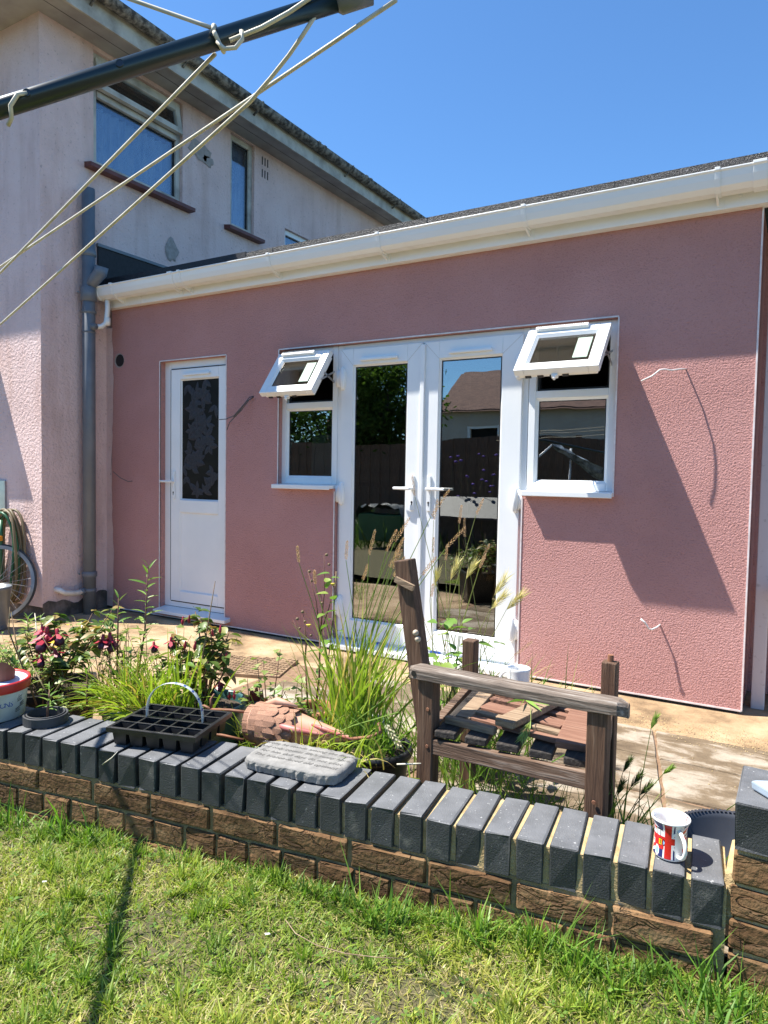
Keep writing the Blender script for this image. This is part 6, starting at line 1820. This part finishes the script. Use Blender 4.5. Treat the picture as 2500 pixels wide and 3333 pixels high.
# long grass spike leaning in from the hen towards the chair
ls = thing('leaning_grass', 'long green grass stem leaning from the pots to the chair', 'grass', (-1.40, -2.1, .3))
mb = MB()
stalk(mb, [(-1.40, -2.10, .29), (-1.25, -2.13, .38), (-1.06, -2.16, .47)], [.003, .0028, .002], (.25, .36, .08)); stalk(mb, [(-1.38, -2.06, .29), (-1.22, -2.08, .42), (-1.03, -2.10, .585)], [.0022, .002, .001], (.25, .36, .08))
tag(ob('stems', mb, 'fol', ls), kind='stuff'); seedhead(ls, (-1.085, -2.2, .44), (.5, -.2, -.35), .085, .012, (.42, .40, .28))

# ------------------------------------------------------------------ lawn grass (vectorised)
def lawn_mesh(name, n, xr, yr, hl, hw, flat, palette, probs, seed, zoff=0, clump=None):
    g = np.random.default_rng(seed)
    if clump is None:
        x = g.uniform(*xr, n); y = g.uniform(*yr, n)
    else:
        cs_ = clump[g.integers(0, len(clump), n)]; x = cs_[:, 0] + g.normal(0, cs_[:, 2], n); y = cs_[:, 1] + g.normal(0, cs_[:, 2] * .6, n)
    fr = -2.373 + .105 * x - .017 * x * x
    keep = y < fr - .004
    x, y = x[keep], y[keep]; n = len(x)
    tt = np.clip((x + 2.4) / 2.3, 0, 1); z = .048 + .068 * tt + .006 * np.sin(x * 9 + y * 5) + .005 * np.sin(y * 13 - x * 4) - .014 + zoff
    L = g.uniform(hl[0], hl[1], n) * g.uniform(.6, 1.15, n); W = g.uniform(hw[0], hw[1], n)
    az = g.uniform(0, 2 * np.pi, n); el = np.clip(g.normal(flat[0], flat[1], n), .03, 1.5)
    dx, dy, dz = np.cos(az) * np.cos(el), np.sin(az) * np.cos(el), np.sin(el)
    sx, sy = -np.sin(az + g.normal(0, .6, n)), np.cos(az + g.normal(0, .6, n))
    bend = g.uniform(.15, .55, n)
    V = np.zeros((n, 5, 3), np.float32)
    m1 = np.stack([x + dx * L * .5, y + dy * L * .5, z + dz * L * .5], 1)
    tip = np.stack([x + dx * L * (1 + bend * .2), y + dy * L * (1 + bend * .2), z + dz * L * (1 - bend * .45)], 1)
    b0 = np.stack([x, y, z], 1); s = np.stack([sx, sy, np.zeros(n)], 1) * (W / 2)[:, None]
    V[:, 0] = b0 - s; V[:, 1] = b0 + s; V[:, 2] = m1 - s * .9; V[:, 3] = m1 + s * .9; V[:, 4] = tip
    # keep blades from poking through the wall face
    lim = (-2.373 + .105 * V[:, :, 0] - .017 * V[:, :, 0] ** 2) + .004
    V[:, :, 1] = np.minimum(V[:, :, 1], lim)
    me = bpy.data.meshes.new(name)
    me.vertices.add(n * 5); me.vertices.foreach_set('co', V.ravel())
    base = (np.arange(n) * 5)[:, None]
    loops = np.concatenate([base + np.array([[0, 1, 3, 2]]), base + np.array([[2, 3, 4]])], 1).astype(np.int32)
    me.loops.add(n * 7); me.loops.foreach_set('vertex_index', loops.ravel())
    ls_ = np.stack([np.arange(n) * 7, np.arange(n) * 7 + 4], 1).ravel().astype(np.int32)
    me.polygons.add(n * 2); me.polygons.foreach_set('loop_start', ls_)
    me.update(calc_edges=True)
    pal = np.array(palette, np.float32)
    # patchy colour: drier and greener areas
    patch_ = np.sin(x * 6.1 + 1.3 * np.sin(y * 5.2)) + np.sin(y * 7.7 + 2.1 * np.sin(x * 3.3)) + g.normal(0, .9, n)
    pr_ = np.array(probs); cum = np.cumsum(pr_)
    u_ = np.clip(.5 + .22 * patch_, 0.001, .999) * .65 + g.uniform(0, 1, n) * .35
    idx = np.clip(np.searchsorted(cum, u_), 0, len(pal) - 1)
    col = pal[idx] * g.uniform(.7, 1.3, (n, 1)).astype(np.float32)
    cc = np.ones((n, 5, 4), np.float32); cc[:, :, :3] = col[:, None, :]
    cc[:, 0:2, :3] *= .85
    a = me.color_attributes.new("Col", 'FLOAT_COLOR', 'POINT'); a.data.foreach_set('color', cc.ravel())
    me.materials.append(MT['fol'])
    o = bpy.data.objects.new(name, me); C.objects.link(o)
    return o
PALG = [(.155, .24, .03), (.23, .31, .042), (.32, .36, .06), (.42, .385, .10), (.52, .425, .18)]
XR_, YR_ = (-3.4, .5), (-3.75, -2.34)
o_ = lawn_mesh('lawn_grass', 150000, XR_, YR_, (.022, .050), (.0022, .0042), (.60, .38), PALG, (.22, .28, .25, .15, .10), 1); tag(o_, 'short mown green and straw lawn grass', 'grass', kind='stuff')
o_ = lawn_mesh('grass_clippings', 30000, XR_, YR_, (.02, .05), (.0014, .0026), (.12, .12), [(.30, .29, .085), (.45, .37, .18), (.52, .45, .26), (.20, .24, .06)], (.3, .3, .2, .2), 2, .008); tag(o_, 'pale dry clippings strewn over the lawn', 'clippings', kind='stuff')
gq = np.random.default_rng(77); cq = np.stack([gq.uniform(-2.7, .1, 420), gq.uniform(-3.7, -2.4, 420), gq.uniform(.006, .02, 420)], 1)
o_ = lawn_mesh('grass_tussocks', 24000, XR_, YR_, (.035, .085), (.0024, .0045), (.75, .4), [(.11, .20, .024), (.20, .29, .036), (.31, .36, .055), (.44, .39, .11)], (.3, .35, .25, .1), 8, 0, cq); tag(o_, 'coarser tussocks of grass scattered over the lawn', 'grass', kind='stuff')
xs_ = np.linspace(-2.6, .15, 60); g_ = np.random.default_rng(4)
cl = np.stack([xs_, -2.373 + .105 * xs_ - .017 * xs_ ** 2 - .03 - g_.uniform(0, .05, 60), g_.uniform(.012, .03, 60)], 1)
cl = cl[g_.uniform(0, 1, 60) < .8]
o_ = lawn_mesh('long_grass', 2200, XR_, YR_, (.035, .085), (.0026, .0048), (.95, .35), [(.105, .205, .028), (.15, .26, .038), (.21, .30, .055)], (.4, .35, .25), 5, 0, cl); tag(o_, 'longer uncut grass along the foot of the low wall', 'grass', kind='stuff')
cl2 = np.array([[-.48, -2.50, .04], [-.62, -2.53, .03], [-.85, -2.58, .03], [-.35, -2.50, .04], [-.15, -2.46, .05], [.02, -2.46, .05], [-1.95, -2.70, .06], [-2.15, -2.75, .06], [-.10, -2.52, .05]])
o_ = lawn_mesh('tall_grass_tufts', 420, XR_, YR_, (.08, .19), (.0035, .0065), (1.0, .3), [(.115, .235, .03), (.16, .28, .04), (.23, .33, .06)], (.4, .35, .25), 6, 0, cl2); tag(o_, 'tall grass tufts against the right of the low wall', 'grass', kind='stuff')
# clover and plantain leaves in the lawn
mb = MB(); random.seed(41)
for k in range(520):
    x = random.uniform(-2.6, .1); y = random.uniform(-3.6, wall_y(x) - .03); z = lawn_z(x) + random.uniform(.004, .016); a = random.uniform(0, 6.28); r_ = random.uniform(.006, .013); c_ = cvar((.12, .21, .04), .25)
    for j in range(3):
        b_ = a + j * 2.09; o = len(mb.v); d = Vector((math.cos(b_), math.sin(b_), .15)); s_ = Vector((-math.sin(b_), math.cos(b_), 0)); p = Vector((x, y, z))
        mb.v += [tuple(p), tuple(p + d * r_ * .7 + s_ * r_ * .45), tuple(p + d * r_ * 1.15), tuple(p + d * r_ * .7 - s_ * r_ * .45)]; mb.col += [c_] * 4; mb.face((o, o + 1, o + 2, o + 3))
tag(ob('clover', mb, 'fol'), 'clover leaves scattered through the lawn', 'clover', kind='stuff')
for i, (x, y, lb) in enumerate(((-1.05, -2.80, 'white petal lying on the lawn near the centre'), (-1.72, -2.93, 'pale petal lying on the lawn at left'))):
    mb = MB(); z = lawn_z(x) + .028; mb.add([(x - .008, y, z), (x, y - .006, z + .002), (x + .009, y + .001, z + .003), (x + .001, y + .007, z)], [(0, 1, 2, 3)]); mb.add([(x - .008, y, z - .001), (x, y - .006, z + .001), (x + .009, y + .001, z + .002), (x + .001, y + .007, z - .001)], [(3, 2, 1, 0)])
    tag(ob('fallen_petal', mb, 'china', loc=(x, y, z)), lb, 'petal')

# ------------------------------------------------------------------ garden behind the camera (seen in the panes)
nh = thing('neighbour_house', 'cream bungalow with brown tiled roof reflected in the french door', 'house', (-7, -20, 0))
mb = MB(); wallgrid(mb, [-10.9, 2, -9.9, -8.7], [0, 3.55, 1.2, 3.0], [(-9.9, -8.7, 1.2, 3.0)], lambda u, z, d: (u, -18 - d, z), .25); mb.box(-10.9, -10.65, -26, -18.25, 0, 3.55); mb.box(1.75, 2, -26, -18.25, 0, 3.55); ob('wall', mb, 'cream', nh)
mb = MB(); mb.add([(-10.95, -17.7, 3.45), (2.4, -17.7, 3.45), (-1.0, -22, 5.45), (-11.8, -21.6, 5.35), (-11.3, -26.4, 3.45), (2.4, -26.4, 3.45)], [(0, 1, 2, 3), (1, 5, 2), (5, 4, 3, 2), (4, 0, 3)]); rf_ = ob('roof', mb, 'roof_tile', nh)
mb = MB()
for k in range(22):
    t = (k + .5) / 22; z = 3.47 + (5.4 - 3.47) * t; y = -17.7 - 4.1 * t; xl = -10.95 - .8 * t; xr_ = 2.4 - 3.4 * t
    mb.add([(xl, y + .03, z + .0), (xr_, y + .03, z + .0), (xr_, y - .12, z + .085), (xl, y - .12, z + .085)], [(0, 1, 2, 3)])
ob('tile_course', mb, 'roof_tile', rf_)
mb = MB(); mb.frame(-9.9, -8.7, 1.2, 3.0, .08, -18.1, -18.02); w_o = ob('window', mb, 'upvc', nh); mb = MB(); mb.box(-9.82, -8.78, -18.2, -18.15, 1.28, 2.92); ob('pane', mb, 'glass_dark', w_o)
fn = thing('garden_fence', 'brown boarded fence reflected across the panes', 'fence', (-6, -9.5, 0))
plank = MB(); plank.box(-.07, .07, -.01, .01, 0, 1.9); pme = meshdata('fence_board', plank, 'wood_fence')
for k in range(84):
    x = -11 + k * .132; z = .08 * math.sin(x * .9) + .12
    inst('fence_board', pme, fn, Matrix.Translation((x, -9.6 - .012 * (k % 2), z)))
for x in np.arange(-11, 0, 1.8):
    mb = MB(); mb.box(x - .05, x + .05, -9.72, -9.62, 0, 2.1); ob('fence_post', mb, 'wood_fence', fn)
def treeb(label, c, rx, rz, zc, n, seed, col):
    g = np.random.default_rng(seed); t = thing('broadleaf_tree', label, 'tree', c)
    mb = MB(); mb.tube([c, (c[0] + .1, c[1], zc * .5), (c[0], c[1], zc)], [.14, .11, .06], 10)
    for k in range(7):
        a = k * .9; mb.tube([(c[0] + .05, c[1], zc * (.45 + .05 * k)), (c[0] + rx * .6 * math.cos(a), c[1] + rx * .5 * math.sin(a), zc + rz * .4 * math.sin(k))], [.05, .015], 6)
    ob('trunk', mb, 'bark', t, smooth=True)
    cl_ = g.normal(0, 1, (40, 3)); cl_ /= np.linalg.norm(cl_, axis=1)[:, None]; cl_ *= g.uniform(.45, 1.0, (40, 1))
    mb = MB()
    for i in range(n):
        q = cl_[g.integers(0, 40)] + g.normal(0, .17, 3); p = Vector((c[0] + q[0] * rx, c[1] + q[1] * rx, zc + q[2] * rz)); d = Vector(g.normal(0, 1, 3)).normalized(); s = d.orthogonal().normalized(); l_ = g.uniform(.09, .17); o = len(mb.v)
        mb.v += [tuple(p), tuple(p + d * l_ * .5 + s * l_ * .25), tuple(p + d * l_), tuple(p + d * l_ * .5 - s * l_ * .25)]; c_ = float(g.uniform(.6, 1.5)); mb.col += [(col[0] * c_, col[1] * c_, col[2] * c_, 1)] * 4; mb.face((o, o + 1, o + 2, o + 3))
    tag(ob('crown', mb, 'fol', t), kind='stuff')
treeb('leafy tree reflected in the left french door', (-8.75, -10.4, 0), 1.30, 1.45, 2.75, 14000, 3, (.06, .11, .025))
treeb('leafy tree reflected in the left side window', (-10.6, -10.8, 0), 1.4, 1.3, 2.7, 9000, 4, (.05, .10, .025))
treeb('low shrub reflected beside the fence', (-2.2, -9.0, 0), .6, .5, .55, 4000, 6, (.04, .08, .025))
# border plants and purple flowers
mb = MB(); g = np.random.default_rng(9)
for k in range(2600):
    x = g.uniform(-9.5, .5); y = g.uniform(-8.9, -5.6); hgt = g.uniform(.2, .7)
    d = Vector((g.normal(0, .35), g.normal(0, .35), 1)); random.seed(int(k)); blade(mb, (x, y, 0), d, hgt, g.uniform(.012, .03), .6, 3, (.05, .10, .025) if k % 3 else (.09, .15, .035))
tag(ob('flower_border', mb, 'fol'), 'green flower border reflected low in the panes', 'plants', kind='stuff')
vb = thing('verbena_plant', 'tall purple verbena reflected in the right french door', 'plant', (-4.3, -6.2, 0))
mb = MB(); fl_ = MB(); random.seed(50)
for k in range(26):
    b_ = Vector((-4.3 + random.gauss(0, .25), -6.2 + random.gauss(0, .2), 0)); e = b_ + Vector((random.gauss(0, .18), 0, random.uniform(.9, 1.6))); mb.tube([b_, (b_ + e) / 2, e], .004, 5)
    fl_.lathe([(0, -.01), (.03, .0), (.028, .015), (0, .022)], e, 8)
ob('stem', mb, 'stem', vb); MT['verbena'] = mat("verbena_purple", (.13, .06, .33), .6); ob('flower_heads', fl_, 'verbena', vb)
cf = thing('cold_frame', 'clear polythene cold frame reflected in the right french door', 'cold frame', (-4.2, -5.9, 0))
mb = MB(); mb.add([(-5.0, -5.5, .62), (-3.3, -5.5, .62), (-3.3, -5.9, .92), (-5.0, -5.9, .92)], [(0, 1, 2, 3)]); ob('cover', mb, 'polythene', cf)
mb = MB(); mb.frame(-5.0, -3.3, .0, .62, .03, -5.53, -5.5); mb.box(-4.2, -4.17, -5.5, -5.48, .0, .62); mb.box(-5.0, -3.3, -5.93, -5.9, 0, .92); ob('frame', mb, 'dark_metal', cf)
sc_ = thing('covered_trolley', 'trolley under a shiny polythene sheet reflected in the left french door', 'trolley', (-5.9, -5.9, 0))
mb = MB(); n = 12; random.seed(60)
for j in range(n + 1):
    for i in range(n + 1):
        mb.v.append((-6.35 + .9 * i / n, -5.6 - .5 * j / n, .72 + .05 * random.uniform(-1, 1) - .3 * max(0, abs(i / n - .5) - .42) * 6))
for j in range(n):
    for i in range(n): a = j * (n + 1) + i; mb.face((a, a + 1, a + n + 2, a + n + 1))
ob('sheet', mb, 'polythene', sc_, smooth=True); mb = MB(); mb.box(-6.3, -5.5, -6.05, -5.65, .15, .6); ob('body', mb, 'hose_green', sc_, bev=.02)

# collapsed plastic greenhouse and poles, seen in the right hand side light
gh = thing('collapsed_greenhouse', 'collapsed greenhouse cover and poles reflected in the right window', 'greenhouse', (-2.6, -6.6, 0))
MT['sheet'] = mat("crumpled_sheet", (.30, .36, .42), .25, (.06, .08, .10), 7, 5, .42, .6, spec=.5)
mb = MB(); n = 16; random.seed(70)
for j in range(n + 1):
    for i in range(n + 1):
        t = i / n; u_ = j / n
        mb.v.append((-3.35 + 1.5 * t, -6.5 - .3 * u_, 1.75 - .75 * t - .35 * u_ * t + .05 * math.sin(u_ * 19 + t * 2) + random.uniform(-.012, .012)))
for j in range(n):
    for i in range(n): a = j * (n + 1) + i; mb.face((a, a + 1, a + n + 2, a + n + 1))
ob('cover', mb, 'sheet', gh, smooth=True)
for a, b_ in (((-3.4, -6.5, 1.2), (-1.7, -6.6, .95)), ((-3.1, -6.7, 0), (-3.1, -6.7, 1.7)), ((-2.2, -6.7, 0), (-2.2, -6.7, 1.3)), ((-3.35, -6.5, 1.75), (-3.9, -6.5, 1.2)), ((-2.9, -6.4, .9), (-1.8, -6.4, 1.15))):
    mb = MB(); mb.tube([a, b_], .015, 8); ob('pole', mb, 'upvc', gh, smooth=True)

# grit and crumbs on the patio along the joint between screed and slabs
mb = MB(); random.seed(90)
for k in range(1500):
    if k % 3: x, y = random.uniform(-1.1, .1), -.47 + random.gauss(0, .07) + .1 * (random.random() < .2)
    else: x, y = random.uniform(-4.4, .2), random.uniform(-2.0, -.1)
    r_ = random.uniform(.0015, .0045); z = .012 + .004 * (y > -.5); o = len(mb.v)
    mb.v += [(x + r_, y, z), (x, y + r_ * .8, z), (x - r_, y, z), (x, y - r_ * .9, z), (x, y, z + r_ * .9)]
    for f_ in ((0, 1, 4), (1, 2, 4), (2, 3, 4), (3, 0, 4)): mb.face([o + i for i in f_])
tag(ob('patio_grit', mb, 'mortar'), 'sandy grit and crumbs strewn over the patio', 'grit', kind='stuff')
for x, y, sd_, lb in ((-1.42, -.88, 81, 'tiny weed in the paving joint behind the tall grass'), (-.62, -1.26, 82, 'tiny weed in the paving joint right of the chair'), (-2.55, -1.26, 83, 'tiny weed in the joint below the inspection cover'), (-3.4, -.35, 84, 'tiny weed at the foot of the pink wall by the side door')):
    tuft(lb, (x, y, .005), 14, (.02, .012), (.03, .08), GR, wr=(.003, .006), seed=sd_)
